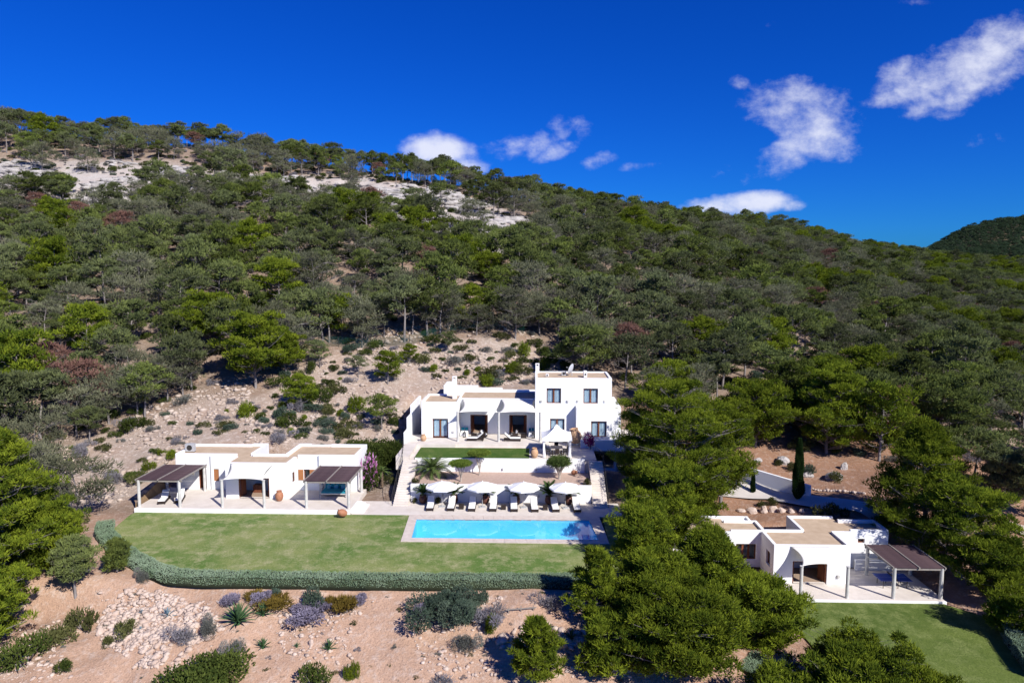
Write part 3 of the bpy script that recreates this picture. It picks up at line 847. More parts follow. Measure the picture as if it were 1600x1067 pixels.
# side wall and rear court
white_wall([(-15.15, -14.85, 78.0, 80.0, 2.6, 4.75), (-15.15, -14.85, 80.003, 82.5, 2.6, 6.1), (-15.15, -14.85, 82.503, 89, 2.6, 7.15)], 'white side wall stepping down along the passage at the end of the main house')
white_wall([(-11.8, -10.4, 91.8, 92.1, 5.5, 8.6), (-10.397, -7.5, 91.8, 92.1, 5.5, 8.1), (-7.497, -4.2, 91.8, 92.1, 5.5, 7.8), (-4.197, .4, 91.8, 92.1, 5.5, 7.55), (-11.8, -11.5, 88.6, 91.797, 5.5, 8.6)], 'white wall of the rear court stepping down behind the roof')
m = MB(); m.box(-14.8, 11, 88.52, 91.78, 5.5, 6.6); structure(m, 'rear_court_ground', M['stone_pave'])
# things on the roof
def roof_box(x, y, z, w, d, h, mat, name, label, cat):
    e = empty(name, (x, y, z), label, cat)
    m = MB(); m.box(x - w / 2, x + w / 2, y - d / 2, y + d / 2, z, z + h); m.build('casing', M[mat], e, bevel=.02)
    m = MB(); m.lathe((x, y - d / 2 - .012, z + h * .5), [(w * .3, -.01), (w * .3, .01)], 12, mat=Matrix.Rotation(R(90), 4, 'X')); m.build('fan_grille', M['iron'], e)
    m = MB(); m.box(x - w / 2 + .03, x - w / 2 + .1, y - d / 2 + .04, y + d / 2 - .04, z - .06, z); m.box(x + w / 2 - .1, x + w / 2 - .03, y - d / 2 + .04, y + d / 2 - .04, z - .06, z); m.build('foot', M['iron'], e)
roof_box(3.75, 83.5, 10.75, .55, .4, .55, 'metal', 'air_conditioner', 'small grey air-conditioning box beside the dish on the roof', 'air conditioner')
roof_box(6.3, 82.3, 10.75, .4, .8, .75, 'white', 'roof_vent', 'white upright vent box on the roof right of the dish', 'vent')
roof_box(1.7, 82.6, 10.75, .35, .3, .32, 'white', 'roof_vent', 'low white vent box on the roof near the taller chimney', 'vent')
e = empty('satellite_dish', (4.75, 83.4, 10.45), 'large grey satellite dish turned side-on on the upper roof', 'satellite dish')
m = MB(); m.tube([(4.75, 83.4, 10.4), (4.75, 83.4, 11.35)], .04, 8); m.build('mast', M['metal'], e)
rot = Matrix.Rotation(R(-28), 4, 'Z') @ Matrix.Rotation(R(-72), 4, 'Y')
m = MB(); m.lathe((4.75, 83.4, 11.5), [(.02, 0), (.25, .02), (.5, .09), (.68, .17), (.70, .18), (.68, .185), (.5, .105), (.25, .04), (.02, .02)], 20, mat=rot); m.build('dish', M['dishm'], e, smooth=True)
m = MB(); tip = rot @ Vector((0, 0, .65)); c0 = Vector((4.75, 83.4, 11.5))
m.tube([c0 + rot @ Vector((.5, 0, .1)), c0 + tip], .015, 5); m.tube([c0 + tip, c0 + tip * 1.2], .045, 7); m.build('feed_arm', M['metal'], e)
# garage under the terrace at the right end
gar = empty('garage', (5.5, 78, .4), 'open white carport under the raised end of the main house', 'carport')
m = MB(); m.box(5.5, 16, 78.0, 78.25, 2.72, 4.02); m.build('parapet', M['white'], gar, bevel=.03)
m = MB(); m.box(5.5, 16, 78.25, 86, 3.2, 3.5); m.build('roof', M['stone_pave'], gar)
m = MB(); holed(m, 78.25, 86, .2, 3.2, 5.5, .25, [], 'y'); m.box(15.75, 16, 78.25, 86, .2, 3.2); m.box(5.75, 15.75, 85.7, 86, .2, 3.2); m.build('wall', M['white'], gar)
m = MB(); m.box(5.5, 16, 76.5, 86, .25, .45); m.build('floor', M['drive'], gar)
for x in (9.55, 13.2):
    m = MB(); m.tube([(x, 78.12, .45), (x, 78.12, 2.72)], .16, 14); m.build('column', M['white'], gar)
m = MB(); m.box(7.5, 9.5, 77.6, 77.85, .3, .75); m.build('kerb', M['white'], gar)
white_wall([(4.3, 5.48, 79.2, 79.45, 3.1, 5.0)], 'low white wall with a dark gate behind the gazebo')
# posts, sails of the main terrace
ORD = ('first', 'second', 'third', 'fourth', 'fifth', 'sixth', 'seventh', 'eighth')
for k, x in enumerate((-8.87, -4.05, .83)):
    post(x, 78.8, HF, 7.0, ('tall grey post by the French window holding the shade cloth', 'tall grey post standing between the two shade cloths of the main terrace', 'tall grey post beside the gazebo holding the shade cloth')[k], .15, 'posts of the main terrace')
sail('cream shade sail over the terrace door nearer the French window', (-8.75, 82.68, 7.85), (-4.1, 82.68, 7.85), (-4.1, 78.85, 7.0), (-8.8, 78.85, 7.0), group='shade sails of the main house')
sail('cream shade sail over the terrace door next to the two-storey block', (-3.95, 82.68, 7.85), (.15, 82.68, 7.85), (.75, 78.85, 7.0), (-4.0, 78.85, 7.0), group='shade sails of the main house')

# --- guest house by the wide lawn
LF = .4
m = MB(); m.box(-38.9, -17.7, 63.75, 70.3, -.3, LF); structure(m, 'guest_terrace_floor', M['stone_pave'], 'stone terrace of the guest house', bevel=.02)
m = MB(); m.box(-38.92, -17.68, 63.6, 63.748, -.2, LF + .01); structure(m, 'terrace_kerb', M['white'], 'white edge of the guest terrace', bevel=.02)
gh = empty('guest_house', (-28, 66.9, LF), 'low white guest house with two slatted pergolas on its terrace', 'house')
block(gh, -37.9, -31.3, 69.7, 74.0, LF, 4.25, 4.0, front=[(-35.45, -34.65, LF, 2.7), (-33.85, -33.3, 1.3, 2.6)], low='r')
block(gh, -31.3, -29.6, 69.7, 74.2, LF, 4.3, 4.0, low='lf')
block(gh, -31.3, -24.8, 66.9, 69.7, LF, 4.1, 4.0, front=[(-29.97, -26.82, LF, 2.5)], right=[(68.05, 68.75, 1.75, 2.75)], low='b')
block(gh, -26.1, -24.8, 69.7, 74.3, LF, 4.3, 4.0, low='rf')
block(gh, -24.8, -22.5, 69.7, 74.3, LF, 4.2, 4.0, front=[(-24.2, -23.55, 1.5, 2.65)], low='lr')
block(gh, -22.5, -18.5, 69.45, 74.2, LF, 4.28, 4.0, front=[(-21.6, -19.4, LF, 2.55)], low='l')
m = MB(); m.box(-29.6, -26.1, 69.703, 69.95, 3.2, 4.25); m.build('wall', M['white'], gh, bevel=.03)
open_door(gh, -29.97, -26.82, LF + .06, 2.5, 66.9)
window(gh, -33.85, -33.3, 1.3, 2.6, 69.7, curtain=False, leaves=1); shutter(gh, -33.85, -33.32, 1.3, 2.6, 69.83)
open_door(gh, -35.45, -34.65, LF + .06, 2.7, 69.7)
window(gh, 68.05, 68.75, 1.75, 2.75, -24.8 - .3, curtain=False, leaves=1, axis='y')
window(gh, -24.2, -23.55, 1.5, 2.65, 69.7, curtain=False, leaves=1)
shutter(gh, -24.75, -24.22, 1.5, 2.65, 69.7); shutter(gh, -23.53, -22.95, 1.5, 2.65, 69.7)
open_door(gh, -21.6, -19.4, LF + .06, 2.55, 69.45)
m = MB(); m.tube([(-34.1, 69.62, LF), (-34.1, 69.62, 4.0)], .045, 8); m.build('downpipe', M['metal'], gh)
m = MB(); m.box(-29.2, -28.2, 68.6, 69.2, LF + .06, LF + .85); m.build('cabinet', M['wood'], gh)
roof_box(-37.1, 71.4, 4.07, 1.0, .45, .85, 'metal', 'air_conditioner', 'grey air-conditioning unit on the corner of the guest house roof', 'air conditioner')
for k, x in enumerate((-30.42, -26.27)):
    post(x, 64.2, LF, 3.1, ('grey post of the guest terrace beside the lounger pergola', 'grey post in front of the guest house doorway')[k], .14, 'posts of the guest terrace')
sail('cream shade sail over the guest house doorway by the wide lawn', (-30.7, 66.88, 4.02), (-26.2, 66.88, 4.02), (-26.3, 64.25, 3.12), (-30.4, 64.25, 3.12), bow=.35)
def pergola(x0, x1, y0, y1, z0, z1, label, posts=None):
    e = empty('pergola', ((x0 + x1) / 2, y0, z0), label, 'pergola')
    for (x, y) in posts or ((x0, y0), (x1, y0), (x0, y1), (x1, y1)):
        m = MB(); m.tube([(x, y, z0 - .05), (x, y, z1 + .1)], [.15, .14], 14); m.build('post', M['conc'], e)
    for y in (y0, (y0 + y1) / 2, y1):
        m = MB(); m.box(x0 - .25, x1 + .25, y - .06, y + .06, z1 - .08, z1 + .08); m.build('beam', M['beam'], e)
    for x in (x0 - .18, (x0 + x1) / 2, x1 + .18):
        m = MB(); m.box(x - .05, x + .05, y0 - .2, y1 + .2, z1 + .082, z1 + .22); m.build('beam', M['beam'], e)
    sm = {}
    n = int((y1 - y0 + .3) / .155)
    for half in (0, 1):
        a, b = (x0 - .12, (x0 + x1) / 2 - .055) if half == 0 else ((x0 + x1) / 2 + .055, x1 + .12)
        mm = MB(); mm.box(a - e.location.x, b - e.location.x, -.06, .06, 0, .035)
        sme = mm.mesh('slat', M['slat'])
        for k in range(n):
            y = y0 - .15 + (k + .5) * (y1 - y0 + .3) / n
            put('slat', sme, e, (0, y - e.location.y, z1 + .13 + rnd.uniform(-.012, .012) - e.location.z), rnd.uniform(-.004, .004))
    return e
pergola(-38.65, -34.6, 64.1, 69.2, LF, 3.0, 'dark slatted pergola over two loungers at the end of the guest terrace')
pergola(-22.1, -17.95, 64.2, 69.2, LF, 3.0, 'dark slatted pergola over the teal daybed on the guest terrace')
e = empty('reed_screen', (-39.2, 64.3, LF), 'brown reed screen fence along the outer end of the guest terrace', 'fence')
for k in range(11):
    ya = 64.35 + k * .5
    m = MB(); m.box(-39.22, -39.14, ya, ya + .485, LF - .4, LF + .25 + k * .12); m.build('panel', M['bamboo'], e)

# --- lower house with the table
RF = -3.3
m = MB(); m.box(20.7, 33.55, 54.25, 60.4, -3.9, RF); structure(m, 'lower_terrace_floor', M['stone_pave'], 'pale terrace of the lower house', bevel=.02)
m = MB(); m.box(20.7, 33.55, 54.1, 54.248, -3.75, RF + .01); structure(m, 'terrace_kerb', M['white'], 'white edge of the lower terrace', bevel=.02)
lh = empty('lower_house', (24, 57, RF), 'low white house among pines with tan roofs and a shade cloth over its door', 'house')
RT, RZ = .12, -.08
block(lh, 20.6, 27.1, 57.05, 60.5, RF, RT, RZ, front=[(22.25, 25.15, RF, -1.3)], left=[(57.9, 58.9, -2.2, -.95)], low='b')
block(lh, 12.5, 17.9, 59.9, 64.1, RF, RT, RZ, front=[(15.2, 17.3, RF, -1.15)], low='r')
block(lh, 17.9, 21.0, 60.35, 63.0, RF, RT, RZ, front=[(18.4, 20.2, -2.6, -1.15)], low='l')
block(lh, 24.3, 28.6, 60.5, 64.4, RF, RT, RZ, low='rf')
block(lh, 28.6, 32.0, 60.5, 63.3, RF, RT + .1, RZ, front=[(29.3, 29.9, -1.0, -.6)], low='l')
m = MB(); m.box(21.0, 24.3, 60.503, 60.75, -1.2, RT); m.build('wall', M['white'], lh, bevel=.03)
m = MB(); m.box(17.9, 20.5, 63.003, 64.1, RF, RZ); m.build('wall', M['white'], lh)
m = MB(); m.box(20.25, 20.5, 63.003, 64.1, RZ, RT); m.box(17.9, 20.247, 63.85, 64.1, RZ, RT); m.build('wall', M['white'], lh, bevel=.02)
m = MB(); m.box(26.85, 28.6, 60.25, 60.498, RF, RT); m.build('wall', M['white'], lh, bevel=.02)
open_door(lh, 22.25, 25.15, RF + .06, -1.3, 57.05)
window(lh, 57.9, 58.9, -2.2, -.95, 20.6, curtain=False, leaves=1, axis='y')
window(lh, 18.4, 20.2, -2.6, -1.15, 60.35, curtain=False, leaves=3); open_door(lh, 15.2, 17.3, RF + .06, -1.15, 59.9)
window(lh, 29.3, 29.9, -1.0, -.6, 60.5, curtain=False, leaves=1)
m = MB(); m.box(26.0, 26.22, 56.9, 57.046, -2.7, -2.45); m.build('wall_light', M['conc'], lh)
white_wall([(28.9, 32.4, 59.95, 60.15, RF - .1, -2.35)], 'low white bench wall at the back of the table terrace')
for k, x in enumerate((22.0, 25.75)):
    post(x, 54.55, RF, -.68, ('grey post of the lower terrace beside the big pine', 'grey post between the shade cloth and the table pergola')[k], .14, 'posts of the lower terrace')
sail('cream shade sail above the doorway of the lower house', (22.0, 57.0, .02), (25.5, 57.0, .02), (25.7, 54.6, -.66), (22.05, 54.6, -.66), bow=.4)
pergola(29.5, 33.3, 54.6, 59.1, RF, -.78, 'dark slatted pergola over the blue table tennis table')

# ------------------------------------------------------------------ furniture by the pool
def lounger(raise_=.55):
    """wicker lounger: foot end at y=0, head towards +y with the back raised"""
    e = empty('sun_lounger', (0, 0, 0))
    m = MB(); m.box(-.37, .37, 0, 1.25, .10, .30); m.build('base', M['wicker'], e, bevel=.015)
    for x in (-.31, .31):
        for y in (.07, 1.85):
            m = MB(); m.box(x - .04, x + .04, y - .04, y + .04, 0, .12); m.build('leg', M['wicker'], e)
    m = MB(); m.box(-.37, -.31, 1.25, 1.95, .10, .26); m.box(.31, .37, 1.25, 1.95, .10, .26); m.box(-.31, .31, 1.88, 1.95, .10, .26); m.build('frame', M['wicker'], e)
    m = MB(); m.bar((0, 1.27, .30), (0, 1.88, .30 + raise_), .72, .05); m.build('backrest', M['wicker'], e)
    m = MB(); m.box(-.33, .33, .03, 1.24, .302, .40); m.build('cushion', M['cushion'], e, bevel=.03)
    m = MB(); m.bar((0, 1.25, .39), (0, 1.86, .39 + raise_), .66, .10); m.build('back_cushion', M['cushion'], e, bevel=.03)
    return e
L0 = lounger()
L_LAB = ['first white-cushioned wicker lounger in the poolside row, next to the date palm stair',
         'second lounger of the poolside row, just past the first white parasol',
         'third poolside lounger from the date palm stair, before the second parasol',
         'fourth poolside lounger, between the second parasol and the middle side table',
         'fifth poolside lounger, between the middle side table and the third parasol',
         'sixth poolside lounger, past the third parasol',
         'seventh poolside lounger, before the last white parasol',
         'last poolside lounger, standing past the fourth parasol near the gazebo stair']
LX = [-10.1, -8.06, -6.0, -3.92, -1.83, .2, 2.26, 4.35]
for k, x in enumerate(LX):
    o = L0 if k == 0 else dup(L0)
    o.location = (x, 64.72 + .03 * math.sin(k * 2.3), .03); o.rotation_euler.z = R([4, 1, 1, 0, 3, 4, 5, 3][k]); o.scale = (1.0, 1.03, 1)
    tag(o, L_LAB[k], 'sun lounger', 'loungers in a row behind the pool')
for k, (x, y, rz) in enumerate(((-36.85, 64.75, 14), (-35.3, 65.05, 18))):
    o = dup(L0); o.location = (x, y, LF + .01); o.rotation_euler.z = R(rz)
    tag(o, ('white lounger under the guest terrace pergola, nearer the reed screen', 'white lounger under the guest terrace pergola, nearer the house')[k], 'sun lounger', 'loungers under the pergola')
# low daybed loungers on the main terrace
for k, x in enumerate((-6.9, -2.4)):
    o = dup(L0); o.location = (x - .95 if k == 0 else x + .95, 79.3, HF + .01); o.rotation_euler.z = R(-90 if k == 0 else 90)
    tag(o, ('white lounger on the main terrace in front of the first open door', 'white lounger on the main terrace before the open door nearer the gazebo')[k], 'sun lounger', 'loungers on the main terrace')
def side_table():
    e = empty('side_table', (0, 0, 0))
    m = MB(); m.box(-.24, .24, -.24, .24, .05, .38); m.build('base', M['wicker'], e, bevel=.012)
    m = MB(); m.box(-.25, .25, -.25, .25, .382, .42); m.build('top', M['wicker'], e)
    m = MB()
    for x in (-.2, .2):
        for y in (-.2, .2): m.box(x - .03, x + .03, y - .03, y + .03, 0, .05)
    m.build('foot', M['iron'], e)
    return e
T0 = side_table()
for k, x in enumerate((-7.08, -2.9, 1.22)):
    o = T0 if k == 0 else dup(T0)
    o.location = (x, 65.55, .03)
    tag(o, ('dark cube side table between the second and third poolside loungers', 'dark cube side table between the fourth and fifth poolside loungers', 'dark cube side table between the sixth and seventh poolside loungers')[k], 'side table', 'side tables by the pool')
def parasol():
    e = empty('parasol', (0, 0, 0))
    H0, H1, r = 2.10, 2.60, 1.62
    m = MB(); m.tube([(0, 0, .08), (0, 0, H1 + .1)], .025, 8); m.build('pole', M['metal'], e)
    m = MB(); m.box(-.33, .33, -.26, .26, 0, .075); m.tube([(0, 0, .07), (0, 0, .38)], .04, 8); m.build('base', M['metal'], e, bevel=.01)
    n = 8
    def pt(k, q):
        a = 2 * math.pi * (k + .5) / n
        return Vector((r * q * math.cos(a), r * q * math.sin(a), H1 + (H0 - H1) * (q ** 1.15)))
    for k in range(n):
        m = MB()
        m.surf(lambda s, q: pt(k, q + .001).lerp(pt(k + 1, q + .001), s) + Vector((0, 0, -.05 * math.sin(math.pi * s) * q)), 6, 5)
        a, b = pt(k, 1), pt(k + 1, 1)
        m.poly([a, b, b - Vector((0, 0, .14)), a - Vector((0, 0, .14))])
        m.build('canopy_panel', M['cloth_w'], e, merge=True, smooth=False, solid=.006)
        m = MB(); m.tube([pt(k, .04) - Vector((0, 0, .03)), pt(k, .98) - Vector((0, 0, .03))], .012, 4); m.tube([Vector((0, 0, 1.75)), pt(k, .5) - Vector((0, 0, .03))], .01, 4); m.build('rib', M['metal'], e)
    m = MB(); m.lathe((0, 0, H1), [(.01, .12), (.045, .08), (.05, .0)], 8); m.build('finial', M['cloth_w'], e)
    return e
U0 = parasol()
for k, x in enumerate((-9.07, -5.03, -.92, 3.22)):
    o = U0 if k == 0 else dup(U0)
    o.location = (x, 66.1, .02); o.rotation_euler.z = R(7 * k)
    tag(o, ('white parasol nearest the date palm stair, between the first two loungers', 'second white parasol, between the third and fourth loungers', 'third white parasol, between the fifth and sixth loungers', 'white parasol between the last two loungers near the gazebo stair')[k], 'parasol', 'white parasols behind the pool')

# ------------------------------------------------------------------ terrace furniture
def armchair():
    e = empty('armchair', (0, 0, 0))
    m = MB(); m.box(-.36, .36, -.34, .34, .08, .30); m.build('base', M['wicker'], e, bevel=.02)
    for x in (-.33, .33):
        m = MB(); m.box(x - .06, x + .06, -.35, .34, .302, .58); m.build('arm', M['wicker'], e, bevel=.02)
    m = MB(); m.bar((0, .30, .30), (0, .40, .95), .74, .08); m.build('backrest', M['wicker'], e, bevel=.02)
    m = MB(); m.box(-.27, .27, -.33, .25, .302, .44); m.build('cushion', M['cushion'], e, bevel=.03)
    m = MB(); m.bar((0, .22, .46), (0, .30, .85), .52, .12); m.build('back_cushion', M['cushion'], e, bevel=.03)
    return e
A0 = armchair()
for k, (x, y, rz, lab) in enumerate(((-5.95, 80.9, 70, 'dark wicker armchair by the first open terrace door, facing the low table'), (-2.25, 80.9, -75, 'dark wicker armchair by the open door nearer the gazebo'))):
    o = A0 if k == 0 else dup(A0)
    o.location = (x, y, HF + .01); o.rotation_euler.z = R(rz); tag(o, lab, 'armchair', 'wicker armchairs on the main terrace')
for k, (x, y) in enumerate(((-7.15, 80.9), (-1.15, 80.85))):
    o = dup(T0); o.location = (x, y, HF + .01); o.scale = (1.35, 1.35, 1.05)
    tag(o, ('dark low table beside the armchair at the first terrace door', 'dark low table beside the armchair at the door nearer the gazebo')[k], 'coffee table', 'low tables on the main terrace')
def sofa(x0, x1, y0, y1, z, label, n=3, back='y'):
    e = empty('built_in_sofa', ((x0 + x1) / 2, y0, z), label, 'sofa')
    m = MB(); m.box(x0, x1, y0, y1, z, z + .4); m.build('base', M['white'], e, bevel=.03)
    m = MB()
    m.box(x0 + .03, x1 - .03, y0 + .03, y1 - .2, z + .402, z + .52); m.build('seat_cushion', M['cushion'], e, bevel=.03)
    for k in range(n):
        a = x0 + (k + .5) * (x1 - x0) / n
        m = MB(); m.bar((a, y1 - .32, z + .53), (a, y1 - .2, z + .9), (x1 - x0) / n * .82, .14); m.build('pillow', M['teal'], e, bevel=.04)
    return e
sofa(-8.85, -7.95, 81.2, 82.6, HF, 'white built-in seat with teal pillows beside the first terrace door', 2)
sofa(-.55, .15, 81.0, 82.4, HF, 'white built-in seat with teal pillows against the two-storey block', 2)
def lantern(x, y, z, label):
    e = empty('lantern', (x, y, z), label, 'lantern')
    m = MB(); m.box(x - .16, x + .16, y - .16, y + .16, z, z + .06); m.build('base', M['iron'], e)
    m = MB()
    for sx in (-.14, .14):
        for sy in (-.14, .14): m.box(x + sx - .02, x + sx + .02, y + sy - .02, y + sy + .02, z + .06, z + .5)
    m.build('frame', M['iron'], e)
    m = MB(); m.lathe((x, y, z + .5), [(.22, 0), (.06, .16), (.03, .24)], 4); m.build('roof', M['iron'], e)
    m = MB(); m.tube([(x, y, z + .06), (x, y, z + .3)], .05, 8); m.build('candle', M['cushion'], e)
lantern(-8.3, 80.95, HF, 'dark metal lantern in front of the teal-pillowed seat by the first door')
lantern(.0, 80.7, HF, 'dark metal lantern beside the seat against the two-storey block')
# teal daybed
e = empty('daybed', (-20.4, 67.6, LF), 'hanging-frame daybed piled with teal cushions under the guest pergola', 'daybed')
x0, x1, y0, y1 = -21.75, -19.05, 67.4, 69.0
m = MB()
for x in (x0, x1):
    for y in (y0, y1): m.box(x - .06, x + .06, y - .06, y + .06, LF, LF + 1.75)
m.build('post', M['conc'], e)
m = MB(); m.box(x0, x1, y0, y1, LF + .32, LF + .42); m.build('platform', M['conc'], e)
m = MB(); m.box(x0 + .08, x1 - .08, y0 + .03, y1 - .03, LF + .422, LF + .60); m.build('mattress', M['teal'], e, bevel=.03)
for k in range(5):
    a = x0 + .35 + k * .5
    m = MB(); m.bar((a, y1 - .3, LF + .6), (a + .05, y1 - .12, LF + 1.08), .46, .16); m.build('pillow', M['teal'], e, bevel=.05)
for k in range(3):
    a = x0 + .6 + k * .72
    m = MB(); m.bar((a, y1 - .55, LF + .62), (a, y1 - .4, LF + .95), .4, .13); m.build('pillow', simple('pale_teal_fabric.%d' % k, (.12, .38, .45), (.2, .45, .5), 5, .9, .1), e, bevel=.05)
# blue table-tennis table
e = empty('tennis_table', (30.6, 56.1, RF), 'blue table tennis table with a net on the lower terrace', 'table tennis table')
tx0, tx1, ty0, ty1, tz = 29.28, 31.95, 56.2, 57.72, RF + .76
for a, b in ((tx0, (tx0 + tx1) / 2 - .01), ((tx0 + tx1) / 2 + .01, tx1)):
    m = MB(); m.box(a, b, ty0, ty1, tz - .03, tz); m.build('top', M['ttop'], e)
m = MB()
m.box(tx0, tx1, ty0 + .002, ty0 + .022, tz + .001, tz + .004); m.box(tx0, tx1, ty1 - .022, ty1 - .002, tz + .001, tz + .004)
m.box(tx0 + .002, tx0 + .022, ty0 + .024, ty1 - .024, tz + .001, tz + .004); m.box(tx1 - .022, tx1 - .002, ty0 + .024, ty1 - .024, tz + .001, tz + .004)
m.box(tx0 + .03, tx1 - .03, (ty0 + ty1) / 2 - .005, (ty0 + ty1) / 2 + .005, tz + .001, tz + .0035)
m.build('line', M['line'], e)
mx_ = (tx0 + tx1) / 2
m = MB(); m.box(mx_ - .008, mx_ + .008, ty0 - .12, ty1 + .12, tz + .006, tz + .155); m.build('net', M['iron'], e)
for x in (tx0 + .35, mx_ - .25, mx_ + .25, tx1 - .35):
    for y in (ty0 + .25, ty1 - .25):
        m = MB(); m.tube([(x, y, RF), (x, y, tz - .03)], .03, 6); m.build('leg', M['iron'], e)
m = MB(); m.box(tx0 + .3, tx1 - .3, ty0 + .24, ty0 + .27, tz - .13, tz - .032); m.box(tx0 + .3, tx1 - .3, ty1 - .27, ty1 - .24, tz - .13, tz - .032); m.build('frame', M['iron'], e)
# gazebo with dining set
GZ = 3.12
gx0, gx1, gy0, gy1 = 1.12, 4.12, 73.5, 76.5
e = empty('gazebo', ((gx0 + gx1) / 2, gy0, GZ), 'white canvas gazebo with gathered curtains over a dining table', 'gazebo')
for x in (gx0, gx1):
    for y in (gy0, gy1):
        m = MB(); m.tube([(x, y, GZ), (x, y, 5.35)], .04, 8); m.build('post', M['cloth_w'], e)
        cx, cy = x + (.10 if x == gx0 else -.10), y + (.06 if y == gy0 else -.06)
        m = MB()
        def cur(s, q, cx=cx, cy=cy):
            r_ = .06 + .13 * abs(q - .55) ** 1.1 * 1.6
            a = 2 * math.pi * s
            return (cx + r_ * math.cos(a) * (1 + .25 * math.sin(7 * a)), cy + r_ * math.sin(a) * (1 + .25 * math.sin(7 * a)), GZ + .03 + 2.1 * q)
        m.surf(cur, 28, 10); m.build('curtain', M['cloth_w'], e, smooth=True)
gc = Vector(((gx0 + gx1) / 2, (gy0 + gy1) / 2, 0))
m = MB()
cor = [Vector((gx0 - .15, gy0 - .15, 5.3)), Vector((gx1 + .15, gy0 - .15, 5.3)), Vector((gx1 + .15, gy1 + .15, 5.3)), Vector((gx0 - .15, gy1 + .15, 5.3))]
for k in range(4):
    a, b = cor[k], cor[(k + 1) % 4]
    top = Vector((gc.x, gc.y, 6.35))
    def rf(s, q, a=a, b=b):
        p = a.lerp(b, s).lerp(top, q * .86)
        p.z -= .16 * math.sin(math.pi * q) + .05 * math.sin(math.pi * s) * (1 - q)
        return p
    m.surf(rf, 8, 6)
    m.surf(lambda s, q, a=a, b=b: a.lerp(b, s) - Vector((0, 0, .30 * q + .05 * math.sin(math.pi * s) + .03 * abs(math.sin(s * 4 * math.pi)) * q)), 24, 1)
m.build('roof', M['cloth_w'], e, merge=True, solid=.008)
m = MB(); cc = [c.lerp(Vector((gc.x, gc.y, 6.35)), .80) + Vector((0, 0, .06)) for c in cor]
for k in range(4): m.poly([cc[k], cc[(k + 1) % 4], (gc.x, gc.y, 6.52)])
m.build('roof_cap', M['cloth_w'], e, solid=.008)
e = empty('dining_table', (2.65, 75, GZ), 'pale dining table under the white gazebo', 'dining table')
m = MB(); m.box(2.0, 3.3, 74.1, 75.9, GZ + .70, GZ + .76); m.build('top', M['stone_pave'], e, bevel=.01)
for x in (2.15, 3.15):
    for y in (74.25, 75.75):
        m = MB(); m.box(x - .05, x + .05, y - .05, y + .05, GZ, GZ + .70); m.build('leg', M['wicker'], e)
def dchair():
    e = empty('dining_chair', (0, 0, 0))
    m = MB(); m.box(-.23, .23, -.23, .23, .40, .46); m.build('seat', M['wicker'], e)
    m = MB(); m.bar((0, .21, .46), (0, .27, .98), .46, .05); m.build('backrest', M['wicker'], e)
    for x in (-.2, .2):
        for y in (-.2, .2):
            m = MB(); m.box(x - .025, x + .025, y - .025, y + .025, 0, .40); m.build('leg', M['wicker'], e)
    return e
D0 = dchair()
for k, (x, y, rz, lab) in enumerate(((2.65, 73.75, 180, 'dark wicker dining chair at the near end of the gazebo table'), (2.65, 76.2, 0, 'dark wicker dining chair at the far end of the gazebo table'),
        (1.7, 74.6, 90, 'near dark dining chair on the grass side of the gazebo table'), (1.7, 75.5, 90, 'far dark dining chair on the grass side of the gazebo table'),
        (3.6, 74.6, -90, 'near dark dining chair on the stair side of the gazebo table'), (3.6, 75.5, -90, 'far dark dining chair on the stair side of the gazebo table'))):
    o = D0 if k == 0 else dup(D0)
    o.location = (x, y, GZ + .005); o.rotation_euler.z = R(rz); tag(o, lab, 'dining chair', 'chairs around the gazebo table')
# urns and pots
def urn(x, y, z, h, r, mat, label, tilt=(0, 0), name='urn', neck=.55):
    e = empty(name, (x, y, z), label, 'urn')
    rot = Matrix.Rotation(R(tilt[1]), 4, 'Z') @ Matrix.Rotation(R(tilt[0]), 4, 'Y')
    prof = [(r * .45, 0), (r * .75, h * .12), (r * .97, h * .35), (r, h * .52), (r * .9, h * .72), (r * neck * 1.05, h * .9), (r * neck, h * .94)]
    m = MB(); m.lathe((x, y, z), prof, 20, mat=rot); m.build('body', M[mat], e, smooth=True)
    m = MB(); m.lathe((x, y, z), [(r * neck * 1.0, h * .938), (r * neck * 1.25, h * .96), (r * neck * 1.25, h), (r * neck * .9, h), (r * neck * .8, h * .93)], 20, mat=rot); m.build('rim', M[mat], e, smooth=False)
    return e
urn(.15, 73.4, GZ, 1.1, .42, 'terra_pale', 'big sandy terracotta urn on the terrace at the corner of the upper grass')
urn(5.05, 78.6, 3.5, 1.75, .72, 'terra_pale', 'huge leaning sandy jar behind the white gazebo', (-9, 20))
urn(-12.95, 78.9, HF, .78, .36, 'terra_pale', 'round terracotta urn beside the French window of the main house')
urn(4.15, 71.7, 2.0, .62, .27, 'terra', 'small terracotta jar lying on its side by the dragon tree', (78, -35))
urn(-25.55, 66.25, LF, 1.05, .40, 'terra', 'reddish terracotta urn beside the guest house doorway')
urn(-17.75, 62.8, .36, .9, .36, 'terra', 'terracotta jar tipped over on the lawn by the guest terrace steps', (70, 200))

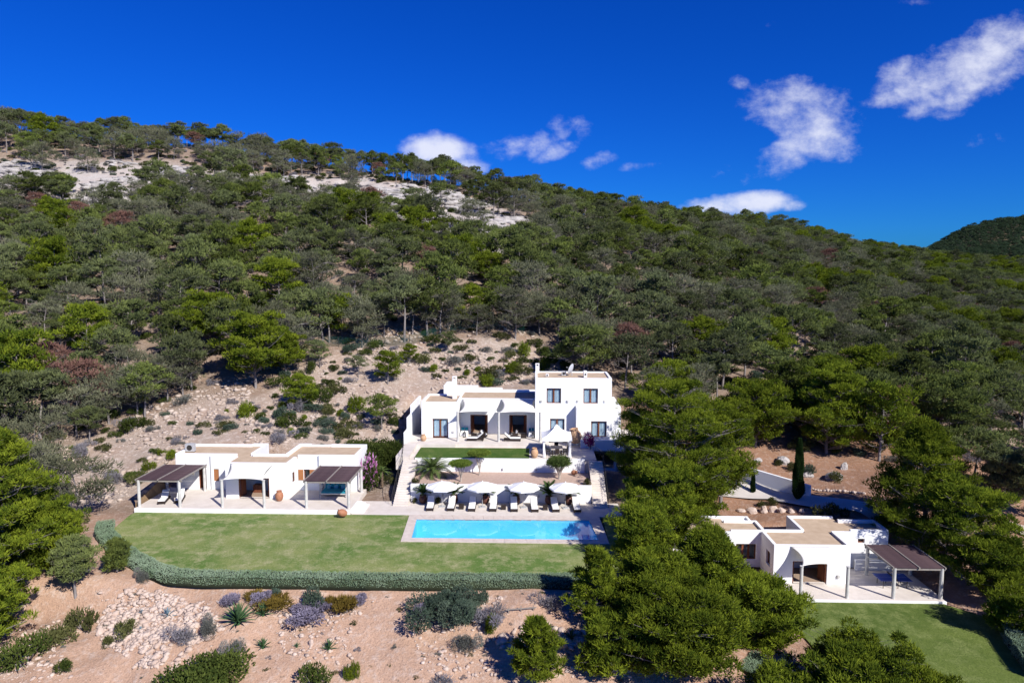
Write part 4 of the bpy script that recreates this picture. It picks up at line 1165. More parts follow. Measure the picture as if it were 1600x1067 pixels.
# ------------------------------------------------------------------ plants
def unit(v): return v / np.maximum(np.linalg.norm(v, axis=-1, keepdims=True), 1e-6)
def sprays(rs, pos, d, length, width, jit=.5):
    """two crossed slender blades per tuft, growing from pos along d"""
    n = len(pos)
    d = unit(d + rs.normal(0, jit, (n, 3)))
    a = unit(np.cross(d, rs.normal(0, 1, (n, 3))))
    b = np.cross(d, a)
    L = (length * rs.uniform(.6, 1.25, (n, 1)))
    w = width * rs.uniform(.7, 1.3, (n, 1))
    tip = pos + d * L
    V = np.stack([pos - a * w, pos + a * w, tip, pos - b * w, pos + b * w, tip + a * w * .6], 1).reshape(-1, 3)
    T = np.arange(n * 6).reshape(-1, 3)
    return V, T
def puff_cloud(rs, centers, radii, n_each, flat, length, width, under=.35, up=.7):
    C = np.repeat(np.asarray(centers, float), n_each, 0)
    Rr = np.repeat(np.asarray(radii, float), n_each)[:, None]
    n = len(C)
    u = rs.normal(0, 1, (n, 3))
    u[:, 2] = np.where(u[:, 2] < 0, u[:, 2] * under, u[:, 2])
    u = unit(u)
    rr = rs.uniform(.25, 1, (n, 1)) ** .5
    pos = C + u * rr * Rr * np.array([1, 1, flat])
    d = u * .8 + np.array([0, 0, up])
    V, T = sprays(rs, pos, d, length, width)
    base = np.repeat(rs.uniform(.05, .85, len(centers)), n_each)
    tint = np.clip(base + rs.normal(0, .2, n), 0, 1)
    return V, T, np.repeat(tint, 2)
def pine_parts(seed, h, cr, base, limbs, puffs, pr, n_each, tl, tw, shape='dome', flat=.55, twigs=3, lean=.05, r0=None, limb_rise=.30):
    """returns (trunk mesh builder, crown arrays)"""
    rs = np.random.RandomState(seed)
    r0 = r0 or (.045 + .016 * h)
    m = MB()
    la = rs.uniform(0, 2 * math.pi)
    def axis(t):
        return np.array([math.cos(la) * lean * h * t * t + .03 * h * math.sin(t * 5 + la) * t, math.sin(la) * lean * h * t * t + .03 * h * math.cos(t * 4 + la) * t, h * .93 * t])
    ts = np.linspace(0, 1, 8)
    m.tube([Vector(axis(0)) - Vector((0, 0, .6))] + [Vector(axis(t)) for t in ts], [r0 * 1.25] + [r0 * (1 - .82 * t) for t in ts], 7, caps=False)
    cen, rad = [], []
    for i in range(limbs):
        u = (i + .5) / limbs
        t = base + (1 - base) * u
        az = i * 2.39996 + rs.uniform(-.4, .4) + la
        if shape == 'dome': L = cr * math.sqrt(max(.05, 1 - (max(0, u - .25) / .85) ** 2)) * (1 if u > .2 else .75 + u)
        elif shape == 'umbrella': L = cr * (.55 + .5 * u if u < .75 else 1.0 - .5 * (u - .75) / .25)
        else: L = cr * ((1 - u) ** .75 * .95 + .12) * (1 if u > .12 else .8)
        L *= rs.uniform(.6, 1.18)
        rise = L * limb_rise * rs.uniform(.4, 1.6)
        p0 = axis(max(.05, t - .25 * L / h))
        dirv = np.array([math.cos(az), math.sin(az), 0])
        p3 = np.array([axis(t)[0], axis(t)[1], p0[2] + rise + .12 * L]) + dirv * L
        p1 = p0 + (p3 - p0) * .38 + np.array([0, 0, -.05 * L]); p2 = p0 + (p3 - p0) * .72 + rs.normal(0, .06 * L, 3)
        rl = max(.02, r0 * .38 * (1 - .55 * t))
        m.tube([Vector(p) for p in (p0, p1, p2, p3)], [rl, rl * .75, rl * .5, rl * .25], 4, caps=False)
        for k in range(puffs):
            s = 1.0 if k == 0 else rs.uniform(.45, 1.0)
            b = p0 + (p3 - p0) * s
            lat = np.array([-dirv[1], dirv[0], 0]) * rs.normal(0, .30 * L * s + .15) + np.array([0, 0, rs.uniform(-.1, .35) * pr])
            c = b + (lat if k else 0)
            cen.append(c + np.array([0, 0, pr * .25])); rad.append(pr * rs.uniform(.65, 1.2) * (.8 if k else 1))
            for _ in range(twigs):
                q = c + rs.normal(0, .42 * pr, 3) * np.array([1, 1, .35])
                s2 = max(.25, s - rs.uniform(.15, .35)); a = p0 + (p3 - p0) * s2
                m.tube([Vector(a), Vector((a + q) / 2 + rs.normal(0, .06, 3)), Vector(q)], [rl * .32 + .006, rl * .22 + .005, .008], 3, caps=False)
    top = axis(1)
    for k in range(3 if shape != 'cone' else 2):
        cen.append(top + rs.normal(0, .35 * pr, 3) + np.array([0, 0, .15 * pr])); rad.append(pr * rs.uniform(.7, 1.0))
    V, T, tint = puff_cloud(rs, cen, rad, n_each, flat, tl, tw)
    return m, (V, T, tint)
PINE_KINDS = {}
def pine_kind(key, mat, **kw):
    m, (V, T, tint) = pine_parts(**kw)
    PINE_KINDS[key] = (m.mesh('trunk', M['bark'], smooth=True), mesh_np('crown', V, T, M[mat], tint))
PINE_AT = []
def pine(key, x, y, label, group=None, scale=1.0, rz=None, z=None, sq=1.0):
    z = gz(x, y) if z is None else z
    rz = rnd.uniform(0, 6.28) if rz is None else rz
    e = empty('pine_tree', (x, y, z - .1), label, 'pine tree', group, rz)
    e.scale = (scale, scale, scale * sq)
    tr, cr = PINE_KINDS[key]
    put('trunk', tr, e); put('crown', cr, e)
    PINE_AT.append((x, y))
    return e
# kinds for the slope
for s in range(7):
    v_ = [(6.4, 2.9, .38, 13), (7.0, 3.1, .42, 14), (7.6, 3.0, .5, 12), (7.9, 3.4, .36, 16), (5.4, 2.9, .3, 11), (8.4, 2.7, .45, 14), (6.2, 3.6, .48, 12)][s]
    pine_kind('slope%d' % s, 'pine', seed=100 + s, h=v_[0], cr=v_[1], base=v_[2], limbs=v_[3], puffs=3, pr=.85 + .09 * (s % 4), n_each=56, tl=.46, tw=.075, shape='dome', flat=.6 + .05 * (s % 3), twigs=5, lean=.03 + .03 * (s % 4))
for s in range(2):
    pine_kind('umbrella%d' % s, 'pine', seed=140 + s, h=7.4, cr=2.9, base=.58, limbs=12, puffs=3, pr=.95, n_each=55, tl=.45, tw=.075, shape='umbrella', flat=.42, twigs=3, lean=.1)
for s in range(2):
    pine_kind('grey%d' % s, 'pine_grey', seed=160 + s, h=6.2, cr=2.9, base=.3, limbs=14, puffs=3, pr=1.0, n_each=40, tl=.5, tw=.05, shape='dome', flat=.66, twigs=6)
M['pine_hazed'] = leafmat('haze_tinted_needles', (.035, .066, .034), (.105, .150, .075), 0.25, 0.2)  # distance haze painted into the needle colour of the far hill's pines
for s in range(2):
    pine_kind('cool%d' % s, 'pine_hazed', seed=190 + s, h=6.6, cr=3.1, base=.3, limbs=12, puffs=3, pr=1.1, n_each=40, tl=.5, tw=.09, shape='dome', flat=.7, twigs=1)
pine_kind('dead', 'pine_dead', seed=171, h=6.0, cr=2.5, base=.35, limbs=12, puffs=3, pr=.95, n_each=42, tl=.5, tw=.05, shape='dome', flat=.5, twigs=6)
for s in range(2):
    pine_kind('lush%d' % s, 'pine_near', seed=180 + s, h=7.5, cr=3.2, base=.22, limbs=18, puffs=4, pr=1.05, n_each=75, tl=.42, tw=.06, shape='dome', flat=.6, twigs=1)

def special_pine(px, py_base, Y, label, h, cr, mat='pine_near', shape='cone', base=.12, limbs=34, puffs=5, pr=.95, n_each=190, tl=.30, tw=.032, seed=1, x=None, z=None, flat=.62, lean=.03, rz=0):
    if x is None: x = at(px, py_base, Y)[0]
    m, (V, T, tint) = pine_parts(seed, h, cr, base, int(limbs * 1.35), int(puffs * 1.6), pr * .64, int(n_each * .42), tl * .95, tw * 1.2, shape, min(1, flat * 1.12), 2, lean, limb_rise=.40)
    e = empty('pine_tree', (x, Y, (gz(x, Y) if z is None else z) - .1), label, 'pine tree', None, rz)
    put('trunk', m.mesh('trunk', M['bark'], smooth=True), e); put('crown', mesh_np('crown', V, T, M[mat], tint), e)
    PINE_AT.append((x, Y))
    return e
def size_at(px, py_base, Y, py_top): return (at(px, py_top, Y) - at(px, py_base, Y))[2]
# the big pines standing around the houses
special_pine(1050, 812, 69, 'tall dense pine with a broad rounded crown hiding the carport end of the main house', 13.4, 5.8, shape='dome', base=.16, limbs=48, puffs=6, pr=1.25, n_each=210, seed=21, z=-1.0)
special_pine(1125, 800, 70.5, 'pine with a rounded crown leaning out over the drive, beside the tallest dense pine', 10.8, 3.5, shape='dome', base=.14, limbs=34, puffs=5, pr=1.15, n_each=190, seed=22, z=-1.2)
special_pine(1036, 880, 58.5, 'bushy pine at the corner of the pool, in front of the tallest dense pine', 7.7, 3.5, shape='dome', base=.1, limbs=38, puffs=5, pr=1.05, n_each=220, seed=23, z=-1.2)
special_pine(1105, 1010, 50.0, 'wide spreading pine between the pool and the lower house', 9.0, 3.9, shape='cone', base=.16, limbs=44, puffs=6, pr=1.1, n_each=230, seed=24, z=-4.6)
special_pine(1175, 1030, 47.5, 'pine reaching towards the doorway of the lower house', 5.8, 3.3, shape='dome', base=.12, limbs=34, puffs=5, pr=1.0, n_each=220, seed=25, z=-4.6)
special_pine(1345, 1200, 38.5, 'rounded pine at the bottom edge in front of the lower lawn', 7.6, 4.2, shape='dome', base=.2, limbs=44, puffs=6, pr=1.0, n_each=260, seed=26, z=-6.6)
special_pine(1240, 1180, 37.5, 'smaller pine at the bottom edge beside the rounded pine of the lower lawn', 6.6, 2.6, shape='dome', base=.2, limbs=30, puffs=5, pr=.9, n_each=220, seed=27, z=-6.8)
special_pine(932, 990, 45.6, 'young bushy pine growing up beside the end of the hedge', 5.4, 2.0, shape='cone', base=.05, limbs=30, puffs=4, pr=.5, n_each=110, tl=.34, seed=28)
special_pine(838, 1090, 41.0, 'young yellow-green pine at the bottom of the earth bank', 4.3, 1.75, shape='cone', base=.05, limbs=26, puffs=4, pr=.42, n_each=100, tl=.34, seed=29)
special_pine(945, 1070, 41.5, 'low green pine on the bank below the young bushy pine', 3.6, 1.7, shape='dome', base=.05, limbs=24, puffs=4, pr=.45, n_each=100, tl=.34, seed=30)
special_pine(1440, 900, 62.0, 'large dark spreading pine behind the slatted pergola of the lower house', 13.2, 5.2, shape='cone', base=.1, limbs=48, puffs=6, pr=1.25, n_each=210, seed=31, z=-3.2)
special_pine(1500, 905, 58.5, 'pine with dense low branches beside the large dark spreading pine', 8.2, 3.6, shape='dome', base=.08, limbs=34, puffs=5, pr=1.1, n_each=190, seed=32, z=-3.0)
special_pine(1560, 935, 54.5, 'bright pine at the edge of the path beyond the lower terrace', 4.6, 3.0, shape='dome', base=.08, limbs=28, puffs=5, pr=.95, n_each=190, seed=33)
special_pine(1590, 985, 49.0, 'dark low pine behind the curved hedge of the lower lawn', 3.2, 1.9, shape='dome', base=.08, limbs=20, puffs=4, pr=.8, n_each=170, seed=34)
special_pine(-2, 960, 47.5, 'tall bright pine filling the edge of the picture below the hillside', 13.5, 5.2, shape='cone', base=.14, limbs=48, puffs=6, pr=1.2, n_each=230, seed=35, z=-1.2)
special_pine(62, 935, 50.5, 'dark pine leaning out in front of the tall bright pine', 6.8, 2.7, shape='dome', base=.12, limbs=34, puffs=5, pr=1.05, n_each=210, seed=36, z=-.8)
special_pine(-45, 1040, 43.0, 'shaded pine low at the edge beside the stony bank', 7.0, 3.4, shape='dome', base=.1, limbs=34, puffs=5, pr=1.0, n_each=200, seed=37)
special_pine(120, 960, 48.5, 'thin half-dry pine with bare grey stems above the stone heap', 4.4, 1.3, mat='pine', shape='dome', base=.3, limbs=20, puffs=3, pr=.7, n_each=110, seed=38)
special_pine(185, 915, 50.6, 'small open pine beside the path at the hedge corner', 2.5, .75, mat='pine', shape='dome', base=.15, limbs=18, puffs=3, pr=.5, n_each=110, seed=39)
special_pine(400, 612, 91.0, 'bright green spreading pine above the low guest house, brightest on the slope', 9.6, 4.4, shape='dome', base=.26, limbs=42, puffs=5, pr=1.25, n_each=130, tl=.38, tw=.05, seed=40)
special_pine(330, 560, 99.0, 'bright pine rising just behind the brightest pine of the slope', 8.4, 3.8, shape='dome', base=.3, limbs=34, puffs=5, pr=1.2, n_each=120, tl=.38, tw=.05, seed=41)
special_pine(447, 590, 94.0, 'small bright pine beside the brightest pine of the slope', 6.0, 2.4, shape='dome', base=.25, limbs=24, puffs=4, pr=1.0, n_each=120, tl=.38, tw=.05, seed=42)
special_pine(1180, 700, 83.5, 'olive green pine behind the white drive wall, next to the tall dense pine', 8.0, 4.0, shape='dome', base=.12, limbs=34, puffs=5, pr=1.25, n_each=140, tl=.36, tw=.045, seed=43)
special_pine(1290, 722, 82.5, 'tall layered pine above the boulders beside the drive', 10.5, 3.8, shape='dome', base=.12, limbs=38, puffs=5, pr=1.2, n_each=150, tl=.36, tw=.045, seed=44)
special_pine(1235, 680, 89.0, 'dark pine between the olive green pine and the tall layered pine', 8.5, 3.5, mat='pine', shape='dome', base=.12, limbs=32, puffs=5, pr=1.15, n_each=130, tl=.38, tw=.05, seed=45)
special_pine(1465, 690, 85.0, 'broad pine with an airy layered crown above the large dark pine', 9.5, 5.0, mat='pine', shape='dome', base=.28, limbs=40, puffs=5, pr=1.3, n_each=130, tl=.38, tw=.05, seed=46)
special_pine(1045, 600, 93.0, 'bright pine rising behind the tall dense pine at the carport end', 5.2, 2.8, shape='dome', base=.2, limbs=34, puffs=5, pr=1.2, n_each=130, tl=.36, tw=.045, seed=47)
special_pine(1575, 770, 74.0, 'rounded pine by the stony track at the edge of the wood', 5.8, 2.8, mat='pine', shape='dome', base=.2, limbs=28, puffs=4, pr=1.1, n_each=130, tl=.36, tw=.045, seed=48)

special_pine(1010, 800, 71.5, 'pine standing close against the carport end of the main house', 9.0, 3.2, shape='dome', base=.1, limbs=32, puffs=5, pr=1.1, n_each=190, seed=52, z=-.2)
special_pine(1020, 1000, 47.0, 'pine low on the bank between the hedge end and the wide spreading pine', 4.4, 2.4, shape='dome', base=.08, limbs=30, puffs=5, pr=.95, n_each=200, seed=53)
special_pine(1085, 1075, 43.0, 'shaded pine at the bottom edge under the wide spreading pine', 4.6, 2.9, shape='dome', base=.08, limbs=30, puffs=5, pr=.95, n_each=200, seed=54)
special_pine(1430, 1190, 39.5, 'pine at the bottom edge spreading over the lower lawn beside the rounded one', 5.6, 3.2, shape='dome', base=.2, limbs=34, puffs=5, pr=.95, n_each=220, seed=55, z=-6.6)
special_pine(1062, 1090, 41.8, 'dark low pine filling the bottom edge below the wide spreading pine', 5.4, 3.3, shape='dome', base=.08, limbs=34, puffs=5, pr=.95, n_each=200, seed=57)
special_pine(1005, 1085, 42.0, 'small dark pine at the bottom edge next to the low green pine', 3.8, 2.0, shape='dome', base=.08, limbs=26, puffs=4, pr=.7, n_each=170, seed=58)
special_pine(1088, 815, 67.5, 'low pine under the tallest dense pine, above the roof corner of the lower house', 5.6, 2.7, shape='dome', base=.08, limbs=28, puffs=5, pr=1.0, n_each=180, seed=51, z=-1.5)
special_pine(1003, 915, 54.0, 'dark pine between the pool corner and the end of the hedge', 5.0, 2.2, shape='dome', base=.08, limbs=28, puffs=5, pr=1.0, n_each=180, seed=59, z=-.6)
# cypresses
def cypress(x, y, h, r, label, seed):
    rs = np.random.RandomState(seed)
    e = empty('cypress_tree', (x, y, gz(x, y) - .05), label, 'cypress')
    n = int(1500 * h)
    t = rs.uniform(0.04, 1, n) ** .9
    a = rs.uniform(0, 6.28, n)
    rad = r * np.minimum(1, t * 7) * (1 - t) ** .45 * (1 + .16 * np.sin(a * 3 + t * 14)) * rs.uniform(.5, 1, n) ** .4
    pos = np.stack([rad * np.cos(a), rad * np.sin(a), t * h], -1)
    V, T = sprays(rs, pos, np.stack([np.cos(a) * .35, np.sin(a) * .35, np.ones(n)], -1), .20, .03, .25)
    m = MB(); m.tube([(0, 0, -.3), (0, 0, h * .8)], [.1, .03], 6); put('trunk', m.mesh('trunk', M['bark']), e)
    put('crown', mesh_np('crown', V, T, M['cyp'], np.repeat(rs.uniform(0, 1, n), 2)), e)
cx_, cy_, _ = on_ground(1246, 783, 55, 100)
cypress(cx_, cy_, 6.7, .62, 'slender dark cypress standing at the edge of the drive', 5)
cx_, cy_, _ = on_ground(1176, 772, 55, 100)
cypress(cx_, cy_, 2.4, .24, 'young thin cypress sapling on the planted bed beside the drive', 6)

# --- the wood on the slopes
def px_of(x, y): return project(x, y, ground(x, y))
DRIVE_MAP = [(9, 71), (20, 79), (27, 86.5), (31.5, 77), (33, 73.5), (39, 69), (47, 64), (47, 58), (36, 62), (28, 67), (17, 67), (9, 66)]
def free_of(x, y):
    px, py, k = px_of(x, y)
    ok = ~inside(CLEARING, x, y)
    ok &= ~((x > -43) & (x < 13) & (y < 94))
    ok &= ~inside([(6, 60), (6, 92), (20, 89), (33, 83), (50, 73), (60, 62), (54, 40), (14, 40)], x, y)
    ok &= ~((y < 80) & (x < -38) & (px > 215) )
    ok &= y > 58
    return ok, px, py
pts = []
def scatter(n, y0, y1, spread, gap, keep=None):
    Y = nr.uniform(y0 ** 1.6, y1 ** 1.6, n) ** (1 / 1.6)
    X = nr.uniform(-spread, spread, n) * Y
    out = []
    grid = {}
    for x, y in zip(X, Y):
        g = (int(x // gap), int(y // gap))
        if any((x - a) ** 2 + (y - b) ** 2 < gap * gap for i in (-1, 0, 1) for j in (-1, 0, 1) for a, b in grid.get((g[0] + i, g[1] + j), ())): continue
        grid.setdefault(g, []).append((x, y)); out.append((x, y))
    return np.array(out)
cand = scatter(14000, 58, 290, .98, 4.5)
ok, cpx, cpy = free_of(cand[:, 0], cand[:, 1])
ok &= (cpx > -160) & (cpx < 1760)
cr_in = inside(CRAGS, cand[:, 0], cand[:, 1]) | inside(CRAG2, cand[:, 0], cand[:, 1])
ok &= ~cr_in | (nr.uniform(0, 1, len(cand)) < .15)
tk = np.array(PINE_AT)
ok &= (((cand[:, None] - tk[None]) ** 2).sum(-1).min(1) > 9)
cand, cpx, cpy = cand[ok], cpx[ok], cpy[ok]
o_ = np.argsort(cand[:, 1]); cand, cpx, cpy = cand[o_], cpx[o_], cpy[o_]
def crest_y(px):
    P_ = np.arange(-200, 1060, 20); out = []
    for p in P_:
        ys_ = np.linspace(140, 320, 181); d = direction(p, 300); z_ = ground(d[0] / d[1] * ys_, ys_, False)
        out.append(ys_[int(np.argmax((z_ - CAMH) / ys_))])
    return np.interp(px, P_, out)
CY = crest_y(cpx)
dcr = cand[:, 1] - CY
okr = (cpx > 1000) | (dcr < -14) | ((dcr < 3) & (nr.uniform(0, 1, len(cand)) < .35))
cand, cpx, cpy = cand[okr], cpx[okr], cpy[okr]
inview = (cpx > -20) & (cpx < 1620)
first = np.zeros(len(cand), bool); first[np.nonzero(inview)[0][:262]] = True
clump = fbm(cand[:, 0], cand[:, 1], 22, 2, 51)
def choose(i):
    r_ = nr.uniform()
    c = clump[i]
    if r_ < .035: return 'dead'
    if c > .18: return 'lush%d' % nr.randint(2) if r_ < .22 else 'slope%d' % nr.randint(7)
    if c < -.12: return 'grey%d' % nr.randint(2) if r_ < .75 else 'slope%d' % nr.randint(7)
    return ('grey%d' % nr.randint(2)) if r_ < .38 else (('umbrella%d' % nr.randint(2)) if r_ < .55 else 'slope%d' % nr.randint(7))
def WHERE(px, py, y):
    up = 'at the foot of' if y < 92 else 'low on' if y < 103 else 'partway up' if y < 114 else 'higher up'
    return up + (' the slope behind the edge pine' if px < 215 else ' the slope above the guest house' if px < 560 else ' the slope above the main house' if px < 960 else ' the slope above the cypress' if px < 1330 else ' the slope beyond the dark spreading pine')
WHAT = {'sl': 'green rounded pine', 'um': 'flat-topped bare-stemmed pine', 'gr': 'sparse grey-branched pine', 'de': 'dry reddish-brown pine', 'lu': 'bright green full pine', 'co': 'haze-tinted blue-green pine'}
forest = {}
for i in range(len(cand)):
    k = choose(i)
    sc_ = nr.uniform(.8, 1.32)
    if first[i]:
        where = WHERE(cpx[i], cpy[i], cand[i, 1])
        siz = 'small ' if sc_ < .95 else 'large ' if sc_ > 1.18 else ''
        pine(k, cand[i, 0], cand[i, 1], '%s%s %s' % (siz, WHAT[k[:2]], where), '%s%ss %s' % (siz, WHAT[k[:2]], where), sc_, sq=nr.uniform(.85, 1.1))
    else:
        forest.setdefault(k, []).append((cand[i, 0], cand[i, 1], sc_))
# farther ridges
f2 = np.concatenate([scatter(9000, 285, 480, .98, 5.2), scatter(20000, 480, 1000, .98, 8.0), np.array([p for p in scatter(60000, 950, 1500, .98, 7.5) if p[0] > .42 * p[1]])])
px2, py2, _ = px_of(f2[:, 0], f2[:, 1])
f2 = f2[(px2 > 880) & (px2 < 1750)]
for x, y in f2:
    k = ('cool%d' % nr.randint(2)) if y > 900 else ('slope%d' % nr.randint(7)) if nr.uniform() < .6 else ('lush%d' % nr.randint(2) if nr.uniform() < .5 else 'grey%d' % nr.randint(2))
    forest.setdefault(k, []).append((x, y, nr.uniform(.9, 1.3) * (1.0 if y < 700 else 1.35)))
def scatter_instances(name, label, groups, rot=True):
    """one object: a cloud of points carrying copies of plant meshes (geometry nodes)"""
    allp = []
    ng = bpy.data.node_groups.new(name, 'GeometryNodeTree')
    ng.interface.new_socket('Geometry', in_out='INPUT', socket_type='NodeSocketGeometry')
    ng.interface.new_socket('Geometry', in_out='OUTPUT', socket_type='NodeSocketGeometry')
    gi, go = ng.nodes.new('NodeGroupInput'), ng.nodes.new('NodeGroupOutput')
    join = ng.nodes.new('GeometryNodeJoinGeometry')
    def named(nm, typ):
        n = ng.nodes.new('GeometryNodeInputNamedAttribute'); n.data_type = typ; n.inputs['Name'].default_value = nm; return n
    P, S_, RZ, KI = [], [], [], []
    for gi_, (objs, lst) in enumerate(groups):
        for (x, y, s) in lst:
            P.append((x, y)); S_.append(s); RZ.append(nr.uniform(0, 6.28)); KI.append(gi_)
        cmp_ = ng.nodes.new('FunctionNodeCompare'); cmp_.data_type = 'INT'; cmp_.operation = 'EQUAL'
        na = named('kind_id', 'INT'); ng.links.new(na.outputs['Attribute'], cmp_.inputs[2]); cmp_.inputs[3].default_value = gi_
        sepg = ng.nodes.new('GeometryNodeSeparateGeometry'); sepg.domain = 'POINT'
        ng.links.new(gi.outputs[0], sepg.inputs[0]); ng.links.new(cmp_.outputs[0], sepg.inputs['Selection'])
        ij = ng.nodes.new('GeometryNodeJoinGeometry')
        for ob in objs:
            oi = ng.nodes.new('GeometryNodeObjectInfo'); oi.transform_space = 'ORIGINAL'; oi.inputs['Object'].default_value = ob
            ng.links.new(oi.outputs['Geometry'], ij.inputs[0])
        ip = ng.nodes.new('GeometryNodeInstanceOnPoints')
        ng.links.new(sepg.outputs[0], ip.inputs['Points']); ng.links.new(ij.outputs[0], ip.inputs['Instance'])
        rzn, scn = named('turn', 'FLOAT'), named('size', 'FLOAT')
        cx = ng.nodes.new('ShaderNodeCombineXYZ'); ng.links.new(rzn.outputs['Attribute'], cx.inputs[2])
        ng.links.new(cx.outputs[0], ip.inputs['Rotation']); ng.links.new(scn.outputs['Attribute'], ip.inputs['Scale'])
        ng.links.new(ip.outputs[0], join.inputs[0])
    ng.links.new(join.outputs[0], go.inputs[0])
    P = np.array(P); zz = ground(P[:, 0], P[:, 1]) - .1
    me = bpy.data.meshes.new(name)
    me.vertices.add(len(P)); me.vertices.foreach_set('co', np.stack([P[:, 0], P[:, 1], zz], -1).astype(np.float32).ravel())
    for nm, typ, dat in (('size', 'FLOAT', np.array(S_, np.float32)), ('turn', 'FLOAT', np.array(RZ, np.float32)), ('kind_id', 'INT', np.array(KI, np.int32))):
        a = me.attributes.new(nm, typ, 'POINT'); a.data.foreach_set('value', dat)
    ob = put(name, me)
    md = ob.modifiers.new('scatter', 'NODES'); md.node_group = ng
    return tag(ob, label, None, None, 'stuff')
src = {}
for o in [o for o in scene.objects if o.name.startswith('pine_tree')]:
    ch = list(o.children)
    for k, (tr, cr) in PINE_KINDS.items():
        if ch and ch[0].data in (tr, cr): src.setdefault(k, ch)
for px in np.arange(-60, 1010, 11):
    px = px + nr.uniform(-5, 5)
    ys_ = np.linspace(150, 330, 240); d = direction(px, 300); X_ = d[0] / d[1] * ys_
    z_ = ground(X_, ys_); i = int(np.argmax((z_ - CAMH) / ys_)) - int(nr.randint(0, 9))
    forest.setdefault(['umbrella0', 'umbrella1', 'slope5', 'grey0', 'slope1'][nr.randint(5)], []).append((X_[i], ys_[i], nr.uniform(.75, 1.12)))
groups = []
for k in sorted(forest):
    if k not in src:
        x, y, s = forest[k].pop()
        pine(k, x, y, '%s on the far wooded hill' % WHAT[k[:2]], '%ss on the far wooded hill' % WHAT[k[:2]], s)
        src[k] = list(scene.objects[-1].parent.children) if scene.objects[-1].parent else None
    if src.get(k): groups.append((src[k], forest[k]))
scatter_instances('pine_forest', 'pine wood covering the far upper slopes and ridges', groups)
print('individual slope pines', int(first.sum()), 'forest', sum(len(g[1]) for g in groups))

# ------------------------------------------------------------------ hedge
def hedge(path, w, h, label, seed, z=0.0):
    """clipped hedge following a line: a stem core under a dense skin of small leaves"""
    rs = np.random.RandomState(seed)
    path = np.array(path, float)
    seg = np.hypot(*np.diff(path, axis=0).T); L = np.concatenate([[0], np.cumsum(seg)])
    def P(s):
        return np.stack([np.interp(s, L, path[:, 0]), np.interp(s, L, path[:, 1])], -1)
    def Nn(s):
        d = unit(P(np.minimum(s + .3, L[-1])) - P(np.maximum(s - .3, 0))); return np.stack([-d[:, 1], d[:, 0]], -1)
    e = empty('hedge', (path[0][0], path[0][1], z), label, 'hedge')
    off = np.array([path[0][0], path[0][1], z])
    s = np.linspace(0, L[-1], int(L[-1] / .5) + 2)
    c, nn = P(s), Nn(s)
    V = []
    for (a, b) in ((-.5, -.25), (.5, -.25), (.42, h - .07), (-.42, h - .07)):
        V.append(np.concatenate([c + nn * a * w * .93, np.full((len(s), 1), z + b)], 1))
    V = np.stack(V, 1).reshape(-1, 3) - off
    q = []
    for i in range(len(s) - 1):
        for k in range(4): q.append((i * 4 + k, i * 4 + (k + 1) % 4, (i + 1) * 4 + (k + 1) % 4, (i + 1) * 4 + k))
    q += [(0, 1, 2, 3), tuple(len(s) * 4 - 4 + k for k in (3, 2, 1, 0))]
    put('stems', mesh_np('stems', V, np.array(q), M['hedge_core']), e)
    n = int(L[-1] * 520)
    s = rs.uniform(0, L[-1], n); c, nn = P(s), Nn(s)
    per = rs.uniform(0, w + 2 * h, n)
    bumpy = .035 * np.sin(s * 1.7) + .03 * np.sin(s * 4.1 + 1)
    lat = np.where(per < h, -.5 * w, np.where(per < h + w, per - h - .5 * w, .5 * w)) * (1 - .1 * (per > 0)) 
    zz = np.where(per < h, per, np.where(per < h + w, h, w + 2 * h - per))
    out2 = np.where(per < h, -1.0, np.where(per < h + w, 0.0, 1.0))
    pos = np.concatenate([c + nn * (lat + out2 * bumpy)[:, None], (z + zz + np.where(out2 == 0, bumpy, 0))[:, None]], 1) - off + rs.normal(0, .02, (n, 3))
    d = np.concatenate([nn * out2[:, None], np.where(out2 == 0, 1.0, .35)[:, None]], 1)
    Vv, T = sprays(rs, pos, d, .085, .036, .55)
    fb = fbm(s, per, 1.6, 3, seed)
    put('foliage', mesh_np('foliage', Vv, T, M['hedge'], np.repeat(np.clip(.5 + fb * .6 + rs.normal(0, .2, n), 0, 1), 2)), e)
    return e
hedge([(-39.3, 59.8), (-38.2, 57.7), (-35.2, 54.7), (-32.2, 52.2), (-29.4, 50.2), (-27.4, 49.25), (-25, 49.0), (-11, 49.0), (3.2, 49.3), (8.2, 49.5)], 1.45, .58, 'long clipped grey-green hedge bordering the front of the wide lawn', 3)
hp = [at(1562, 950, 52.0), at(1574, 985, 48.6), at(1592, 1012, 46.2), at(1620, 1050, 43.5)]
hedge([(p[0] + .4, p[1]) for p in hp], 1.3, .95, 'short curved clipped hedge at the edge of the lower lawn', 4, z=-3.4)
hp = [at(1215, 1052, 45), at(1190, 1085, 43)]
hedge([(p[0] - 1.2, p[1]) for p in hp], 1.1, .8, 'short stretch of hedge half hidden behind the bottom-edge pines', 5, z=-3.5)

